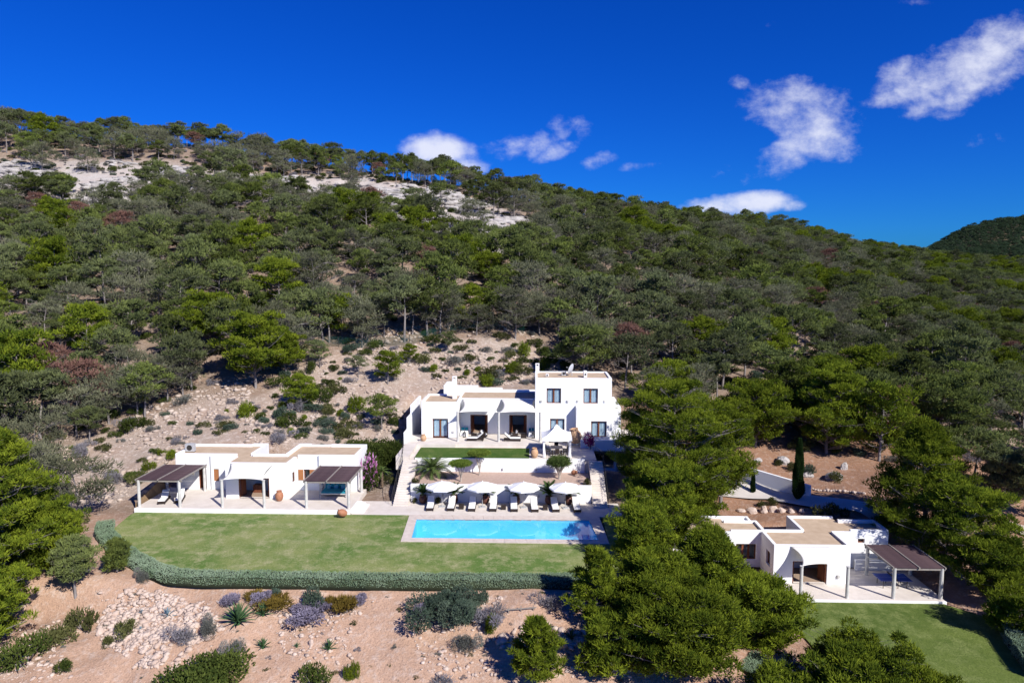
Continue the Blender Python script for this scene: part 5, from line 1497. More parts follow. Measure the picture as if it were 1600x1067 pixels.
# ------------------------------------------------------------------ shrubs
SHRUB = {}
def shrub_mesh(key, mat, seed, n=520, flat=.75, L=.16, w=.035, lobes=6, mat2=None):
    rs = np.random.RandomState(seed)
    cen = np.concatenate([rs.normal(0, .38, (lobes, 2)), rs.uniform(.25, .6, (lobes, 1))], 1)
    V, T, tint = puff_cloud(rs, cen, rs.uniform(.34, .58, lobes), n // lobes, flat, L, w, under=.8, up=.5)
    V[:, 2] = np.maximum(V[:, 2], -.03)
    m = MB()
    for k in range(7):
        c = cen[k % lobes]; m.tube([(0, 0, -.15), tuple(c * np.array([.5, .5, .55])), tuple(c)], [.035, .022, .01], 4, caps=False)
    SHRUB[key] = (m.mesh('stems', M['bark']), mesh_np('foliage', V, T, M[mat], tint))
for s in range(3):
    shrub_mesh('shrub%d' % s, 'shrub', 300 + s, 900); shrub_mesh('olive%d' % s, 'olive', 310 + s, 800, .7)
for s in range(2):
    shrub_mesh('grey%d' % s, 'greyleaf', 320 + s, 850, .6, .15, .022); shrub_mesh('sage%d' % s, 'sage', 330 + s, 900, .7)
    shrub_mesh('lav%d' % s, 'lav', 340 + s, 900, .6, .2, .018)
shrub_mesh('pineling', 'pine_near', 350, 800, 1.0, .24, .03)
shrub_mesh('densebush', 'shrub', 360, 9000, .9, .075, .024, 16); shrub_mesh('densesage', 'sage', 361, 6500, .85, .07, .02, 10); shrub_mesh('ballgrey', 'greyleaf', 362, 3600, .95, .08, .014, 5)
SH_N = {'shrub': 3, 'olive': 3, 'grey': 2, 'sage': 2, 'lav': 2}
def shrub(kind, x, y, w, h, label, group=None, z=None, name='shrub'):
    """w: width, h: height in metres of the bush"""
    k = kind if kind in SHRUB else '%s%d' % (kind, rnd.randrange(SH_N[kind]))
    e = empty(name, (x, y, (gz(x, y) if z is None else z) - .03), label, 'shrub', group, rnd.uniform(0, 6.28))
    e.scale = (w / 1.7, w / 1.7, h / 1.0)
    put('stems', SHRUB[k][0], e); put('foliage', SHRUB[k][1], e)
    return e
# bushes of the foreground bank and beds, each where it grows
def shrub_px(kind, px, py, wpx, hpx, label, name='shrub', zz=None):
    if zz is None: x, y, z = on_ground(px, py, 30, 120)
    else:
        x, y, z = atz(px, py, zz); z = zz
    s = y / F
    return shrub(kind, x, y, wpx * s, hpx * s * 1.05, label, None, z, name)
shrub_px('densesage', 684, 966, 88, 48, 'large rounded blue-green bush on the bank below the pool')
shrub_px('densesage', 722, 968, 62, 50, 'grey-green clipped round bush touching the large blue-green bush')
shrub_px('sage', 748, 945, 30, 26, 'dark blue-green bush peeping out behind the rounded bushes')
shrub_px('lav', 770, 968, 48, 38, 'greyish lavender bush with a green centre beside the rounded bushes')
shrub_px('pineling', 770, 983, 26, 26, 'small bright green conifer shoot at the foot of the lavender bush')
shrub_px('ballgrey', 728, 1016, 42, 30, 'ball of silvery foliage low on the earth bank')
shrub_px('lav', 864, 950, 42, 24, 'low grey-violet bush near the end of the hedge')
shrub_px('ballgrey', 222, 908, 24, 22, 'small silvery ball bush at the corner of the hedge path')
shrub_px('ballgrey', 326, 992, 36, 32, 'silvery ball bush at the edge of the stone heap')
shrub_px('ballgrey', 367, 1030, 36, 40, 'rounded violet-grey bush below the big agave')
shrub_px('olive', 196, 990, 32, 28, 'yellow-green bush growing out of the stone heap')
shrub_px('lav', 290, 1005, 40, 32, 'straggly grey-violet bush in the stone heap')
shrub_px('olive', 168, 1010, 20, 18, 'small green tuft low on the stone heap')
shrub_px('olive', 130, 985, 38, 46, 'straggly olive bush below the half-dry pine')
shrub_px('shrub', 40, 1040, 60, 46, 'dark green bush in the bottom corner on the stony bank')
shrub_px('olive', 85, 1005, 50, 36, 'loose sparse bush on the bare slope of the bottom corner')
shrub_px('shrub', 100, 1050, 24, 24, 'little round bush by itself on the stony bank')
shrub_px('densebush', 310, 1090, 118, 62, 'large dense bright-green bush cut by the bottom edge')
shrub_px('shrub', 490, 1078, 46, 38, 'green bush at the bottom edge below the small agaves')
shrub_px('pineling', 540, 1062, 14, 22, 'small green seedling bush near the bottom edge')
shrub_px('pineling', 558, 1060, 16, 28, 'taller of the two seedling bushes near the bottom edge')
shrub_px('lav', 690, 1080, 60, 26, 'flat lavender patch at the bottom edge')
shrub_px('sage', 488, 950, 34, 32, 'upright blue-grey bush standing in the violet flowers')
shrub_px('sage', 433, 930, 18, 14, 'small blue-grey bush at the back of the ochre plants')
shrub_px('shrub', 897, 905, 20, 20, 'dark little bush at the end of the hedge')
# trailing flowers and ochre plants: low spreading mats
def mat_plant(key, mat, n, L, w): shrub_mesh(key, mat, hash(key) % 1000 if False else len(SHRUB) + 400, n, .35, L, w, 9)
mat_plant('purplemat', 'purple', 1300, .16, .03); mat_plant('ochremat', 'ochre', 1000, .22, .03)
for (k, px, py, w, h, lab) in (('purplemat', 470, 968, 74, 26, 'wide mat of violet flowers trailing down the bank'), ('purplemat', 505, 955, 50, 24, 'violet flowers at the back of the wide mat'),
        ('purplemat', 365, 945, 40, 22, 'violet flowers behind the big agave'), ('purplemat', 410, 938, 40, 20, 'violet flowers between the two agaves'), ('ochremat', 425, 945, 60, 22, 'rust and ochre plant behind the smaller agave'),
        ('ochremat', 395, 938, 36, 18, 'ochre plant next to the big agave'), ('ochremat', 545, 955, 44, 38, 'rusty ochre plant hanging down the bank'), ('purplemat', 560, 940, 38, 16, 'pale violet flowers behind the rusty ochre plant'),
        ('purplemat', 655, 972, 26, 40, 'strip of violet flowers hanging below the large blue-green bush'), ('ochremat', 520, 950, 30, 26, 'ochre tuft beside the upright blue-grey bush')):
    x, y, z = on_ground(px, py, 30, 80); s = y / F
    e = empty('flowering_plant', (x, y, z - .05), lab, 'plant', None, rnd.uniform(0, 6)); e.scale = (w * s / 1.7, w * s / 1.7 * .8, h * s)
    put('stems', SHRUB[k][0], e); put('foliage', SHRUB[k][1], e)
# garden shrubs around the houses
shrub('densebush', -18.3, 76.0, 4.8, 3.9, 'large dark leafy tree-like bush at the end of the guest house', z=.4)
shrub('densebush', -16.4, 77.2, 3.4, 3.2, 'dark leafy bush beside the large tree-like bush', z=1.0)
shrub('olive', -15.9, 72.4, 1.5, 1.3, 'low yellow-green plant beside the stair at the dirt garden', z=.4)
e = shrub('shrub', -17.6, 71.2, 2.3, 3.5, 'oleander covered in pink blossom at the end of the guest terrace', z=.3)
shrub_mesh('blossom', 'pinkfl', 470, 260, .9, .12, .05); put('blossom', SHRUB['blossom'][1], e, (0, 0, .12), 0, 1.02)
shrub_mesh('bougain', 'magenta', 471, 500, .9, .12, .05)
e = empty('bougainvillea', (6.6, 77.3, 3.4), 'magenta bougainvillea at the head of the gazebo stair', 'plant'); e.scale = (.75, .6, 1.9)
put('stems', SHRUB['bougain'][0], e); put('foliage', SHRUB['bougain'][1], e)
shrub('olive', -12.1, 68.3, .7, .75, 'small plant at the corner of the gravel bed by the palm stair', z=1.72)
shrub('olive', 5.5, 68.3, .8, .8, 'small plant at the corner of the gravel bed by the gazebo stair', z=1.72)
shrub('olive', -11.95, 67.2, .55, .6, 'yellow grass tuft at the foot of the wall beside the first pot', z=.02)
shrub('olive', -9.6, 67.25, .65, .7, 'dry grass tuft at the wall behind the first parasol', z=.02)
for (px, py, w, lab) in ((1188, 792, 14, 'small round green bush on the bed beside the drive, nearer the sapling'), (1205, 788, 17, 'small round green bush on the bed beside the drive, nearer the cypress'), (1236, 735, 18, 'spiky green plant behind the drive wall'), (1262, 741, 22, 'blue-green bush behind the cypress'), (1304, 752, 22, 'yellowish bush in front of the big pale boulder'), (1218, 728, 14, 'small spiky plant beside the grey boulder behind the drive wall'), (1300, 808, 36, 'dark bush shaded at the end of the lower house')):
    shrub_px('sage' if 'blue' in lab else 'olive', px, py, w, w * .75, lab)

# bushes of the bare rocky slope
def shrub_label(k, px, y):
    d = {'shrub': 'dark green bush', 'olive': 'olive-green bush', 'grey': 'pale dry bush', 'sage': 'grey-green bush', 'lav': 'greyish twiggy bush', 'pineling': 'bright pine seedling'}[k]
    band = 'close behind' if y < 84 else 'on the stones above' if y < 95 else 'high on the bare slope above'
    where = 'the guest house roof' if px < 560 and px > 270 else 'the tall bright edge pine' if px <= 270 else 'the end of the main house' if px < 700 else 'the main house roof'
    return d + ' ' + band + ' ' + where, d.replace('bush', 'bushes').replace('seedling', 'seedlings') + ' on the bare rocky slope'
cs = scatter(16000, 70, 118, .75, 1.35)
okc = inside(CLEARING, cs[:, 0], cs[:, 1])
spx, spy, _ = px_of(cs[:, 0], cs[:, 1])
okc &= ~((cs[:, 0] > -16) & (cs[:, 0] < 12) & (cs[:, 1] < 95)) & ~((cs[:, 0] > -39.5) & (cs[:, 0] < -14) & (cs[:, 1] < 77)) & (spx > -20)
cs, spx = cs[okc], spx[okc]
cs_n = fbm(cs[:, 0], cs[:, 1], 7, 3, 41)
cs, spx, cs_n = cs[cs_n > -.28], spx[cs_n > -.28], cs_n[cs_n > -.28]
big = nr.uniform(0, 1, len(cs)) < .24 + .3 * cs_n
used = 0
small_pts = {}
for i in np.argsort(~big, kind='stable'):
    x, y = cs[i]
    k = ['shrub', 'shrub', 'olive', 'olive', 'sage', 'grey', 'lav', 'pineling'][nr.randint(8)]
    if big[i] and used < 190:
        if k == 'pineling': w, h = nr.uniform(1.3, 2.4), nr.uniform(1.2, 2.4)
        else: w, h = nr.uniform(1.3, 2.9), nr.uniform(.9, 1.9)
        lab, grp = shrub_label(k, spx[i], y)
        shrub(k, x, y, w, h, lab, grp); used += 1
    else:
        small_pts.setdefault(k, []).append((x + nr.uniform(-.5, .5), y + nr.uniform(-.5, .5), nr.uniform(.35, 1.0)))
# trees standing alone in the bare slope
for (px, py, sc_, key, lab) in ((470, 642, .62, 'lush0', 'small bright pine standing alone on the bare slope behind the guest house'), (597, 672, .62, 'slope1', 'small round-headed tree beside the path at the end of the main house'), (606, 600, .60, 'lush1', 'bright young pine above the end of the main house'), (700, 552, .5, 'slope0', 'small dark tree on the stones above the main house chimney'), (560, 590, .4, 'slope2', 'little pine in the middle of the bare slope'), (640, 570, .4, 'lush0', 'little bright pine uphill from the young pine'), (500, 575, .5, 'slope3', 'dark small tree beside the brightest pine of the slope'), (140, 690, .6, 'slope1', 'dark tree on the stony slope above the edge pine'), (215, 650, .5, 'slope2', 'tree at the upper corner of the stony slope')):
    x, y, z = on_ground(px, py, 70, 130); pine(key, x, y, lab, None, sc_)
for k, (px, py) in enumerate(((505, 545), (535, 538), (566, 545), (600, 534), (632, 535), (668, 528), (700, 522), (736, 516), (770, 516), (806, 522), (842, 528), (872, 540), (905, 560), (925, 585), (300, 618), (262, 636), (215, 655), (170, 668), (120, 690))):
    x, y, z = on_ground(px, py - nr.randint(0, 9), 70, 150)
    key = ['slope3', 'grey0', 'slope1', 'slope5', 'grey1', 'slope6', 'slope0', 'lush0', 'slope2'][nr.randint(9)]
    pine(key, x, y, 'rim pine number %s along the wire fence, counted from the guest house' % ('one two three four five six seven eight nine ten eleven twelve thirteen fourteen'.split()[k]) if k < 14 else 'rim pine number %s above the stony slope, counted from the guest house' % ('one two three four five'.split()[k - 14]), None, nr.uniform(.85, 1.2))
# undergrowth in the woods: nobody could count it
ug = scatter(15000, 58, 270, .98, 2.3)
okg, gpx, gpy = free_of(ug[:, 0], ug[:, 1])
cin = inside(CRAGS, ug[:, 0], ug[:, 1]) | inside(CRAG2, ug[:, 0], ug[:, 1])
okg &= (gpx > -150) & (gpx < 1750) & (~cin | (nr.uniform(0, 1, len(ug)) < .72))
okg &= (gpx > 1000) | (ug[:, 1] < crest_y(gpx) + 4)
for x, y in ug[okg]:
    k = ['shrub', 'olive', 'sage', 'grey', 'lav', 'shrub', 'olive'][nr.randint(7)]
    small_pts.setdefault(k, []).append((x, y, nr.uniform(.55, 1.6)))
bk = scatter(420, 38, 49, .8, .9)
bpx, bpy_, _ = px_of(bk[:, 0], bk[:, 1])
for (x, y), p, q in zip(bk, bpx, bpy_):
    if 0 < p < 1000 and 925 < q < 1080 and gz(x, y) > -9:
        small_pts.setdefault(['lav', 'olive', 'grey', 'grey'][nr.randint(4)], []).append((x, y, nr.uniform(.10, .28)))
keep = {}
for o in scene.objects:
    if o.type == 'MESH' and o.parent and o.name.startswith('foliage'):
        for k in ('shrub', 'olive', 'sage', 'grey', 'lav', 'pineling'):
            for v in range(3):
                q = SHRUB.get('%s%d' % (k, v)) or SHRUB.get(k)
                if q and o.data == q[1]: keep.setdefault(k, list(o.parent.children))
scatter_instances('undergrowth', 'low scrub and dry bushes covering the slopes between the trees', [(keep[k], small_pts[k]) for k in sorted(small_pts) if k in keep])

# ------------------------------------------------------------------ agaves and palms
def blade_mesh(name, L, w, th, mat, curve=.25, n=6):
    m = MB(); prof = []
    for i in range(n + 1):
        t = i / n
        ww = w * (.55 + 1.3 * t * (1 - t) * 1.6) * (1 - t) ** .55 if i < n else 0.002
        prof.append((L * t, ww, curve * L * (t - t * t * .9) , th * (1 - t)))
    vs, fs = [], []
    for (x, ww, z, tt) in prof: vs += [(x, -ww, z + tt * .8), (x, 0, z - tt * .4), (x, ww, z + tt * .8)]
    for i in range(n):
        for k in (0, 1): fs.append((i * 3 + k, i * 3 + k + 1, i * 3 + 4 + k, i * 3 + 3 + k))
    m.add(vs, fs)
    me = m.mesh(name, M[mat], smooth=True)
    a = me.attributes.new('tint', 'FLOAT', 'FACE'); a.data.foreach_set('value', [rnd.uniform(.3, .7) for _ in me.polygons])
    return me
LEAF = {k: blade_mesh('leaf', 1.0, .085, .03, k) for k in ('yucca', 'agave_blue')}
def rosette(px, py, wpx, n, mat, label, zz=None):
    if zz is None: x, y, z = on_ground(px, py, 30, 90)
    else: x, y, z = atz(px, py, zz)
    s = wpx * y / F * .72
    e = empty('agave', (x, y, z), label, 'agave')
    for k in range(n):
        t = (k + .5) / n
        el = R(8 + 76 * t + rnd.uniform(-5, 5)); az = k * 2.39996 + rnd.uniform(-.15, .15)
        o = put('leaf', LEAF[mat], e, (0, 0, .06 * s + .16 * s * t))
        o.rotation_euler = (rnd.uniform(-.15, .15), -el, az)
        q = s * (1.0 - .18 * t) * rnd.uniform(.9, 1.08); o.scale = (q, q * (.9 if n > 30 else 1.1), q)
    m = MB(); m.lathe((0, 0, 0), [(.09 * s, -.2 * s), (.13 * s, .05 * s), (.10 * s, .22 * s), (.03 * s, .3 * s)], 8); put('stem', m.mesh('stem', M[mat]), e)
    return e
rosette(372, 975, 48, 54, 'yucca', 'largest spiky green agave on the bank beside the violet flowers')
rosette(411, 962, 30, 40, 'yucca', 'second green agave, uphill beside the largest one')
rosette(262, 965, 24, 22, 'agave_blue', 'blue agave in the middle of the stone heap')
rosette(222, 960, 13, 16, 'agave_blue', 'small blue agave in the stone heap uphill of the yellow-green bush')
rosette(411, 1013, 24, 30, 'yucca', 'pale star-shaped agave below the largest one')
rosette(464, 1012, 12, 18, 'yucca', 'tiny agave seedling on the bare bank beside a white stone')
rosette(514, 1016, 26, 32, 'yucca', 'dark green star-shaped agave on the bare bank')
rosette(220, 985, 12, 14, 'agave_blue', 'smallest blue agave low in the stone heap')
rosette(893, 1002, 30, 20, 'yucca', 'pale agave in the stones beside the low green pine')
rosette(752, 1010, 10, 12, 'yucca', 'slim upright agave beside the silvery ball bush')
def frond_mesh(name, L, mat, nl, ll, droop, w=.02):
    V, T = [], []
    def path(t): return np.array([L * (t - .12 * t * t), 0, L * (.42 * t - droop * t * t)])
    for i in range(8):
        a, b = path(i / 8), path((i + 1) / 8); r = .022 * (1 - i / 9) * L / 2
        k = len(V); V += [a + (0, r, 0), a - (0, r, 0), b - (0, r * .8, 0), b + (0, r * .8, 0)]; T += [(k, k + 1, k + 2), (k, k + 2, k + 3)]
    for i in range(nl):
        t = .12 + .88 * i / nl
        p = path(t); q = path(min(1, t + .02)); d = q - p; d = d / max(1e-6, np.linalg.norm(d))
        for sgn in (-1, 1):
            le = ll * math.sin(math.pi * (.12 + .85 * t)) ** .6
            tip = p + le * (np.array([0, sgn, 0]) * .85 + d * .55 + np.array([0, 0, .18]))
            k = len(V); V += [p - d * w, p + d * w, tip]; T.append((k, k + 1, k + 2))
    V, T = np.array(V), np.array(T)
    return mesh_np(name, V, T, M[mat], np.clip(nr.normal(.5, .2, len(T)), 0, 1))
FRD = [frond_mesh('frond', 2.5, 'frond', 46, .46, d, .022) for d in (.45, .62, .8)]
CYF = [frond_mesh('frond', 1.15, 'cyc', 26, .24, d, .022) for d in (.35, .55)]
def palm(x, y, z, n, h, sc_, label, name='date_palm', cat='palm tree'):
    e = empty(name, (x, y, z), label, cat)
    m = MB(); m.tube([(0, 0, -.1), (0, 0, h * .5), (0, 0, h)], [.26 * sc_, .22 * sc_, .25 * sc_], 10)
    for k in range(26):
        a = k * 2.4; zz_ = h * (k / 26); m.bar((.2 * sc_ * math.cos(a), .2 * sc_ * math.sin(a), zz_), (.33 * sc_ * math.cos(a), .33 * sc_ * math.sin(a), zz_ + .12), .09, .04)
    m.build('trunk', M['palmtrunk'], e, local=True)
    for k in range(n):
        t = (k + .5) / n
        o = put('frond', FRD[k % 3], e, (0, 0, h)); o.rotation_euler = (rnd.uniform(-.1, .1), R(12) - R(76) * t, k * 2.39996)
        q = sc_ * rnd.uniform(.85, 1.05) * (1 - .15 * t); o.scale = (q,) * 3
palm(-10.7, 71.0, 1.72, 40, .55, 1.1, 'date palm with wide arching fronds on the gravel bed')
palm(-16.3, 71.6, .3, 16, 1.6, .50, 'small palm with a thin trunk in the dirt garden beside the stair', 'small_palm')
POTX = ((-11.13, 67.1, 1.0), (-8.0, 67.2, 1.0), (-4.8, 67.25, .95), (-1.7, 67.2, 1.1), (1.62, 67.2, 1.3), (3.62, 67.25, 1.05))
for k, (x, y, q) in enumerate(POTX):
    lab = ('first dark pot below the white wall, beside the yellow grass tuft', 'second dark pot, behind the second poolside lounger', 'dark pot behind the second parasol', 'dark pot behind the fifth poolside lounger', 'dark pot behind the seventh poolside lounger', 'dark pot behind the last parasol')[k]
    e = empty('plant_pot', (x, y, .02), lab, 'plant pot', 'dark pots along the white wall')
    m = MB(); m.lathe((0, 0, 0), [(.22, 0), (.36, .18), (.42, .42), (.36, .68), (.28, .78)], 16); m.build('body', M['pot'], e, local=True, smooth=True)
    m = MB(); m.lathe((0, 0, 0), [(.28, .78), (.34, .80), (.34, .86), (.27, .86), (.26, .80)], 16); m.build('rim', M['pot'], e, local=True)
    e2 = empty('sago_palm', (x, y, .85), lab.replace('dark pot below', 'sago palm in the dark pot below').replace('first sago', 'first sago') if 'dark pot below' in lab else 'sago palm growing in the ' + lab, 'sago palm', 'sago palms in the dark pots')
    m = MB(); m.tube([(0, 0, -.05), (0, 0, .15)], [.12, .1], 8); m.build('trunk', M['palmtrunk'], e2, local=True)
    for j in range(22):
        t = (j + .5) / 22
        o = put('frond', CYF[j % 2], e2, (0, 0, .12)); o.rotation_euler = (0, R(-2) - R(72) * t, j * 2.39996); s_ = 1.25 * q * rnd.uniform(.85, 1.05); o.scale = (s_,) * 3
# trees pruned into parasols, and the dragon tree
def parasol_tree(x, y, z, h, r, label, seed, forked=5, mat='olive', flat=.28, pr=.42, leaf=(.17, .03), trunk=.08, name='parasol_tree', dens=220):
    rs = np.random.RandomState(seed)
    e = empty(name, (x, y, z), label, 'tree')
    m = MB(); m.tube([(0, 0, -.2), (.05, .03, h * .22)], [trunk * 1.25, trunk], 7)
    for k in range(forked):
        a = 2 * math.pi * k / forked + rs.uniform(-.3, .3); q = r * rs.uniform(.35, .75)
        m.tube([(.05, .03, h * .18), (q * .45 * math.cos(a), q * .45 * math.sin(a), h * .55), (q * math.cos(a), q * math.sin(a), h * .9)], [trunk * .75, trunk * .5, trunk * .3], 5)
    m.build('trunk', M['bark_pale'], e, local=True)
    cen = []
    for k in range(26):
        a, q = k * 2.4, r * .82 * math.sqrt((k + .5) / 26); cen.append((q * math.cos(a), q * math.sin(a), h * .93 - .25 * flat * q * q))
    V, T, tint = puff_cloud(rs, cen, [pr] * 26, dens, flat / .28 * .5, leaf[0], leaf[1], under=.6, up=.6)
    put('crown', mesh_np('crown', V, T, M[mat], tint), e)
M['parasolleaf'] = leafmat('clipped_crown_leaf', (.075, .12, .02), (.20, .27, .05), .05, .2)
parasol_tree(-5.75, 71.35, 1.72, 2.65, 1.15, 'taller tree clipped into a flat parasol on the gravel bed', 61, mat='parasolleaf')
parasol_tree(-7.5, 69.0, 1.72, 2.1, 1.1, 'lower tree clipped into a flat parasol on the gravel bed', 62, mat='parasolleaf')
parasol_tree(2.75, 70.2, 1.72, 2.0, 1.15, 'dragon tree with many pale forked stems on the gravel bed', 63, 11, 'frond', .5, .40, (.42, .025), .12, 'dragon_tree', 130)

# ------------------------------------------------------------------ stones
def stones_np(rs, P, size, sq=.6, stretch=1.0):
    phi = (1 + 5 ** .5) / 2
    ico = unit(np.array([(-1, phi, 0), (1, phi, 0), (-1, -phi, 0), (1, -phi, 0), (0, -1, phi), (0, 1, phi), (0, -1, -phi), (0, 1, -phi), (phi, 0, -1), (phi, 0, 1), (-phi, 0, -1), (-phi, 0, 1)], float))
    tri = np.array([(0, 11, 5), (0, 5, 1), (0, 1, 7), (0, 7, 10), (0, 10, 11), (1, 5, 9), (5, 11, 4), (11, 10, 2), (10, 7, 6), (7, 1, 8), (3, 9, 4), (3, 4, 2), (3, 2, 6), (3, 6, 8), (3, 8, 9), (4, 9, 5), (2, 4, 11), (6, 2, 10), (8, 6, 7), (9, 8, 1)])
    n = len(P)
    j = 1 + rs.uniform(-.38, .3, (n, 12, 1))
    sc = size[:, None, None] * np.stack([rs.uniform(.8, 1.4, n) * stretch, rs.uniform(.7, 1.2, n), rs.uniform(.45, .8, n) * sq / .6], -1)[:, None, :]
    V = ico[None] * j * sc
    a = rs.uniform(0, 6.28, n); c, s = np.cos(a)[:, None], np.sin(a)[:, None]
    V = np.stack([V[..., 0] * c - V[..., 1] * s, V[..., 0] * s + V[..., 1] * c, V[..., 2]], -1) + P[:, None, :]
    T = (tri[None] + (np.arange(n) * 12)[:, None, None]).reshape(-1, 3)
    return V.reshape(-1, 3), T
def rubble(name, label, poly_px, n, smin, smax, mat, seed, lim=(30, 130), power=2.5, keep=None):
    rs = np.random.RandomState(seed)
    poly = to_map(poly_px, lim); q = np.array(poly)
    x = rs.uniform(q[:, 0].min(), q[:, 0].max(), n * 4); y = rs.uniform(q[:, 1].min(), q[:, 1].max(), n * 4)
    okk = inside(poly, x, y)
    if keep is not None: okk &= keep(x, y)
    x, y = x[okk][:n], y[okk][:n]
    size = smin + (smax - smin) * rs.uniform(0, 1, len(x)) ** power
    V, T = stones_np(rs, np.stack([x, y, ground(x, y) + size * .12], -1), size)
    return tag(put(name, mesh_np(name, V, T, M[mat])), label, None, None, 'stuff')
M['stone_heap'] = simple('pale_broken_stone', (.40, .295, .235), (.56, .46, .39), 1.3, .95, .8, dist=.04)
rubble('stone_heap', 'heap of pale broken stones on the bank beside the hedge', [(150, 965), (200, 918), (262, 925), (330, 950), (350, 985), (300, 1010), (270, 1050), (215, 1045), (160, 1000)], 3000, .04, .27, 'stone_heap', 71, power=2.6, keep=lambda x, y: fbm(x, y, 1.6, 3, 17) > -.40)
rubble('bank_stones', 'scattered stones on the earth bank below the hedge', [(-20, 1000), (150, 925), (350, 940), (640, 940), (900, 930), (1010, 980), (1010, 1066), (0, 1066)], 3600, .025, .22, 'stone_heap', 72, power=6, keep=lambda x, y: fbm(x, y, 5, 3, 19) > -.1)
rubble('slope_stones', 'loose pale stones strewn over the bare slope', [(80, 790), (60, 700), (150, 655), (330, 605), (470, 560), (500, 530), (740, 502), (890, 545), (880, 590), (700, 640), (610, 770), (560, 730), (300, 705), (215, 780)], 7000, .05, .42, 'rock', 73, power=5,
       keep=lambda x, y: (fbm(x, y, 6, 3, 23) > -.12) & ~((x > -16) & (x < 12) & (y < 93)) & ~((x > -39.5) & (x < -17) & (y < 75)))
rubble('bank_ledge_stones', 'broken ledge of larger stones on the bank below the bushes', [(760, 1000), (830, 975), (900, 985), (960, 1000), (900, 1020), (800, 1020)], 120, .12, .38, 'stone_heap', 74, power=1.5)
# pale crags under the ridge: ledges of grey limestone
rs = np.random.RandomState(81)
def crag(poly_px, n, label, seed, lim):
    rs = np.random.RandomState(seed)
    poly = to_map(poly_px, lim); q = np.array(poly)
    x = rs.uniform(q[:, 0].min(), q[:, 0].max(), n * 6); y = rs.uniform(q[:, 1].min(), q[:, 1].max(), n * 6)
    k = inside(poly, x, y) & (fbm(x, y, 9, 3, seed) > .0)
    x, y = x[k][:n], y[k][:n]
    size = rs.uniform(.35, 1.5, len(x)) ** 1.5
    V, T = stones_np(rs, np.stack([x, y, ground(x, y) + size * .1], -1), size, .42, 1.6)
    o = tag(put('limestone_crag', mesh_np('limestone_crag', V, T, M['rock_grey'])), label, 'rock outcrop', None, 'stuff')
    del o['category']
CR = (90, 260)
crag([(-60, 262), (60, 250), (160, 252), (225, 258), (215, 312), (140, 345), (100, 300), (-60, 312)], 900, 'pale limestone ledges under the ridge above the edge pine', 82, CR)
crag([(225, 258), (330, 268), (470, 278), (470, 318), (340, 318), (220, 312)], 700, 'pale limestone ledges under the ridge above the guest house', 83, CR)
crag([(470, 278), (560, 278), (640, 290), (640, 345), (600, 335), (520, 318), (470, 316)], 800, 'stepped limestone cliff under the middle of the ridge', 84, CR)
crag([(640, 290), (700, 300), (820, 340), (850, 380), (800, 405), (700, 372), (640, 348)], 900, 'broken grey crags spilling down above the main house', 85, CR)
crag([(1060, 350), (1115, 352), (1110, 368), (1060, 368)], 260, 'small pale cliff on the shoulder of the ridge', 86, (120, 420))
# single boulders
def boulder(px, py, w, h, label, mat='rock', lim=(40, 120), name='boulder', seed=[0]):
    seed[0] += 1
    x, y, z = on_ground(px, py, *lim); s = y / F
    bm = bmesh.new(); bmesh.ops.create_icosphere(bm, subdivisions=2, radius=1)
    rs = np.random.RandomState(500 + seed[0]); ph = rs.uniform(0, 6, 6)
    for v in bm.verts:
        c = v.co; d = 1 + .16 * math.sin(c.x * 3 + ph[0]) + .14 * math.sin(c.y * 4 + ph[1]) + .1 * math.sin(c.z * 5 + ph[2]) + rs.uniform(-.07, .07)
        v.co = Vector((c.x * d * w * s / 2, c.y * d * w * s / 2 * .75, max(-.5, c.z) * d * h * s * .62))
    me = bpy.data.meshes.new(name); bm.to_mesh(me); bm.free(); me.materials.append(M[mat])
    tag(put(name, me, None, (x, y, z + .12 * h * s), rs.uniform(-.3, .3)), label, 'boulder')
boulder(1222, 722, 24, 14, 'grey boulder lying behind the white drive wall under the trees', 'rock_grey')
boulder(1301, 748, 30, 15, 'biggest pale boulder on the red earth above the drive', 'rock_grey')
boulder(1318, 733, 12, 14, 'upright small boulder uphill of the biggest pale boulder', 'rock_grey')
boulder(1262, 745, 14, 12, 'pale boulder half hidden behind the cypress', 'rock_grey')
boulder(1184, 722, 12, 9, 'dark small boulder in the shade behind the drive wall', 'rock_grey')
for k, (px, w, h) in enumerate(((1158, 12, 8), (1174, 20, 9), (1194, 15, 12), (1208, 12, 13), (1222, 12, 10), (1236, 13, 8), (1252, 10, 6))):
    boulder(px, 800, w, h, ('small stone ending the row of boulders behind the lower house, by the tall dense pine', 'long flat stone in the boulder row behind the lower house', 'broad tawny stone in the boulder row behind the lower house', 'square upright stone in the boulder row behind the lower house', 'rounded stone next to the square upright one in the boulder row', 'low stone in the boulder row nearing the cypress', 'last little stone of the boulder row under the cypress')[k], 'stone_heap')
boulder(486, 1008, 9, 12, 'white standing stone on the bare bank between the two small agaves', 'stone_heap', (30, 70))
boulder(157, 990, 13, 17, 'white boulder at the lower edge of the stone heap', 'stone_heap', (30, 70))
ed = to_map([(1262, 764), (1350, 772)], (50, 110))
for k in range(22):
    t_ = k / 21; x = ed[0][0] + (ed[1][0] - ed[0][0]) * t_; y = ed[0][1] + (ed[1][1] - ed[0][1]) * t_ + rnd.uniform(-.1, .1)
    V, T = stones_np(np.random.RandomState(600 + k), np.zeros((1, 3)), np.array([rnd.uniform(.16, .28)]))
    tag(put('edging_stone', mesh_np('edging_stone', V, T, M['stone_heap']), None, (x, y, gz(x, y) + .08)), 'rough stone in the row edging the upper side of the drive', 'stone', 'stones edging the drive')

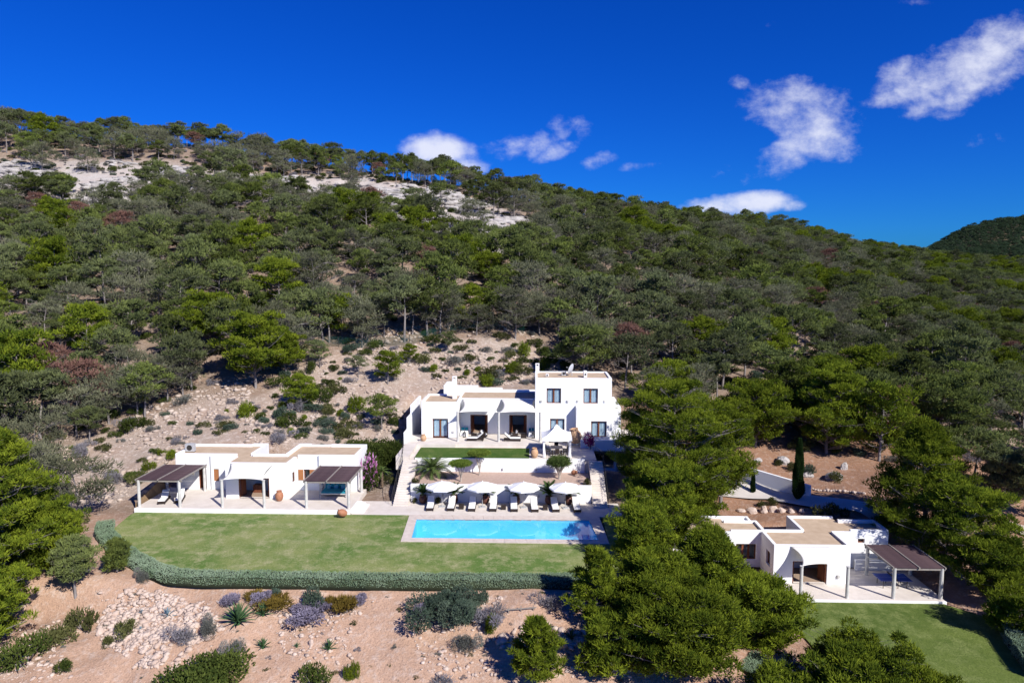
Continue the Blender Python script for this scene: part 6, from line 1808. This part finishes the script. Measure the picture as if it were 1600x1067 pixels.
# ------------------------------------------------------------------ drive
def ribbon(name, edge_a, edge_b, mat, label, lift=.05, n=40):
    A, B = np.array(edge_a, float), np.array(edge_b, float)
    ta, tb = np.linspace(0, 1, len(A)), np.linspace(0, 1, len(B)); tt = np.linspace(0, 1, n)
    V = []
    for t_ in tt:
        a = np.array([np.interp(t_, ta, A[:, 0]), np.interp(t_, ta, A[:, 1])]); b = np.array([np.interp(t_, tb, B[:, 0]), np.interp(t_, tb, B[:, 1])])
        for q in np.linspace(0, 1, 13): V.append(a + (b - a) * q)
    V = np.array(V); z = ground(V[:, 0], V[:, 1], False) + lift + .12
    V = np.concatenate([V, z[:, None]], 1)
    Q = [(i * 13 + j, i * 13 + j + 1, (i + 1) * 13 + j + 1, (i + 1) * 13 + j) for i in range(n - 1) for j in range(12)]
    me = mesh_np(name, V, np.array(Q), M[mat]); me.polygons.foreach_set('use_smooth', [True] * len(Q))
    return tag(put(name, me), label, None, None, 'structure')
LIM = (50, 120)
ribbon('drive_road', to_map([(1120, 722), (1165, 738), (1215, 757), (1258, 776), (1310, 782), (1370, 792), (1400, 800)], LIM), to_map([(1110, 775), (1150, 779), (1200, 783), (1230, 788), (1290, 800), (1350, 812), (1400, 822)], LIM), 'drive', 'pale concrete drive curving past the cypress')
wa, wb = on_ground(1125, 735, *LIM), on_ground(1266, 778, *LIM)
e = empty('drive_wall', wa, 'white rendered wall along the upper side of the drive', 'wall')
for k in range(3):
    p, q = [tuple(wa[j] + (wb[j] - wa[j]) * t_ for j in range(3)) for t_ in (k / 3, (k + 1) / 3)]
    dd = Vector((q[0] - p[0], q[1] - p[1], 0)).normalized(); nn_ = Vector((-dd.y, dd.x, 0)) * .14
    P_ = [Vector((p[0], p[1], 0)) + nn_, Vector((q[0], q[1], 0)) + nn_, Vector((q[0], q[1], 0)) - nn_, Vector((p[0], p[1], 0)) - nn_]
    zt = [p[2] + 1.35, q[2] + 1.35, q[2] + 1.35, p[2] + 1.35]
    m = MB(); vs = [(v.x, v.y, min(p[2], q[2]) - 1.0) for v in P_] + [(v.x, v.y, zz_) for v, zz_ in zip(P_, zt)]
    m.add(vs, [(0, 1, 2, 3), (7, 6, 5, 4), (0, 4, 5, 1), (1, 5, 6, 2), (2, 6, 7, 3), (3, 7, 4, 0)]); m.build('wall', M['white'], e, merge=True)
ribbon('stony_track', to_map([(1560, 812), (1610, 826), (1700, 850)], LIM), to_map([(1560, 824), (1610, 842), (1700, 872)], LIM), 'track', 'pale stony track at the edge of the wood')
# green wire fence along the upper edge of the clearing
def fence(pxs, label):
    pts_ = [on_ground(px, py, 60, 160) for px, py in pxs]
    e = empty('wire_fence', pts_[0], label, 'fence')
    for a, b in zip(pts_[:-1], pts_[1:]):
        n = max(1, int(math.hypot(b[0] - a[0], b[1] - a[1]) / 2.6))
        for k in range(n):
            p, q = [(a[0] + (b[0] - a[0]) * t_, a[1] + (b[1] - a[1]) * t_) for t_ in (k / n, (k + 1) / n)]
            zp, zq = gz(*p), gz(*q)
            m = MB(); m.tube([(p[0], p[1], zp - .2), (p[0], p[1], zp + 1.7)], .035, 5); m.build('post', M['iron'], e)
            m = MB(); m.bar((p[0], p[1], zp + .85), (q[0], q[1], zq + .85), .012, 1.5); m.build('netting', M['net'], e)
fence([(498, 542), (560, 545), (640, 540), (700, 520), (760, 515), (820, 522)], 'green wire fence along the top of the bare slope')
fence([(95, 672), (150, 650), (200, 615), (250, 595)], 'green wire fence climbing along the wood above the edge pine')
# a low wooden marker rail on the bank
x, y, z = on_ground(790, 958, 30, 70); x2, y2, z2 = on_ground(838, 955, 30, 70)
e = empty('wooden_rail', (x, y, z), 'thin weathered wooden rail lying on stakes on the bank', 'rail')
m = MB(); m.bar((x, y, z + .25), (x2, y2, z2 + .25), .07, .06); m.build('rail', M['beam'], e)
for t_ in (.1, .5, .9):
    a, b = x + (x2 - x) * t_, y + (y2 - y) * t_; m = MB(); m.box(a - .03, a + .03, b - .03, b + .03, gz(a, b) - .1, gz(a, b) + .36); m.build('stake', M['beam'], e)

print('triangles', sum(len(me.polygons) for me in bpy.data.meshes))
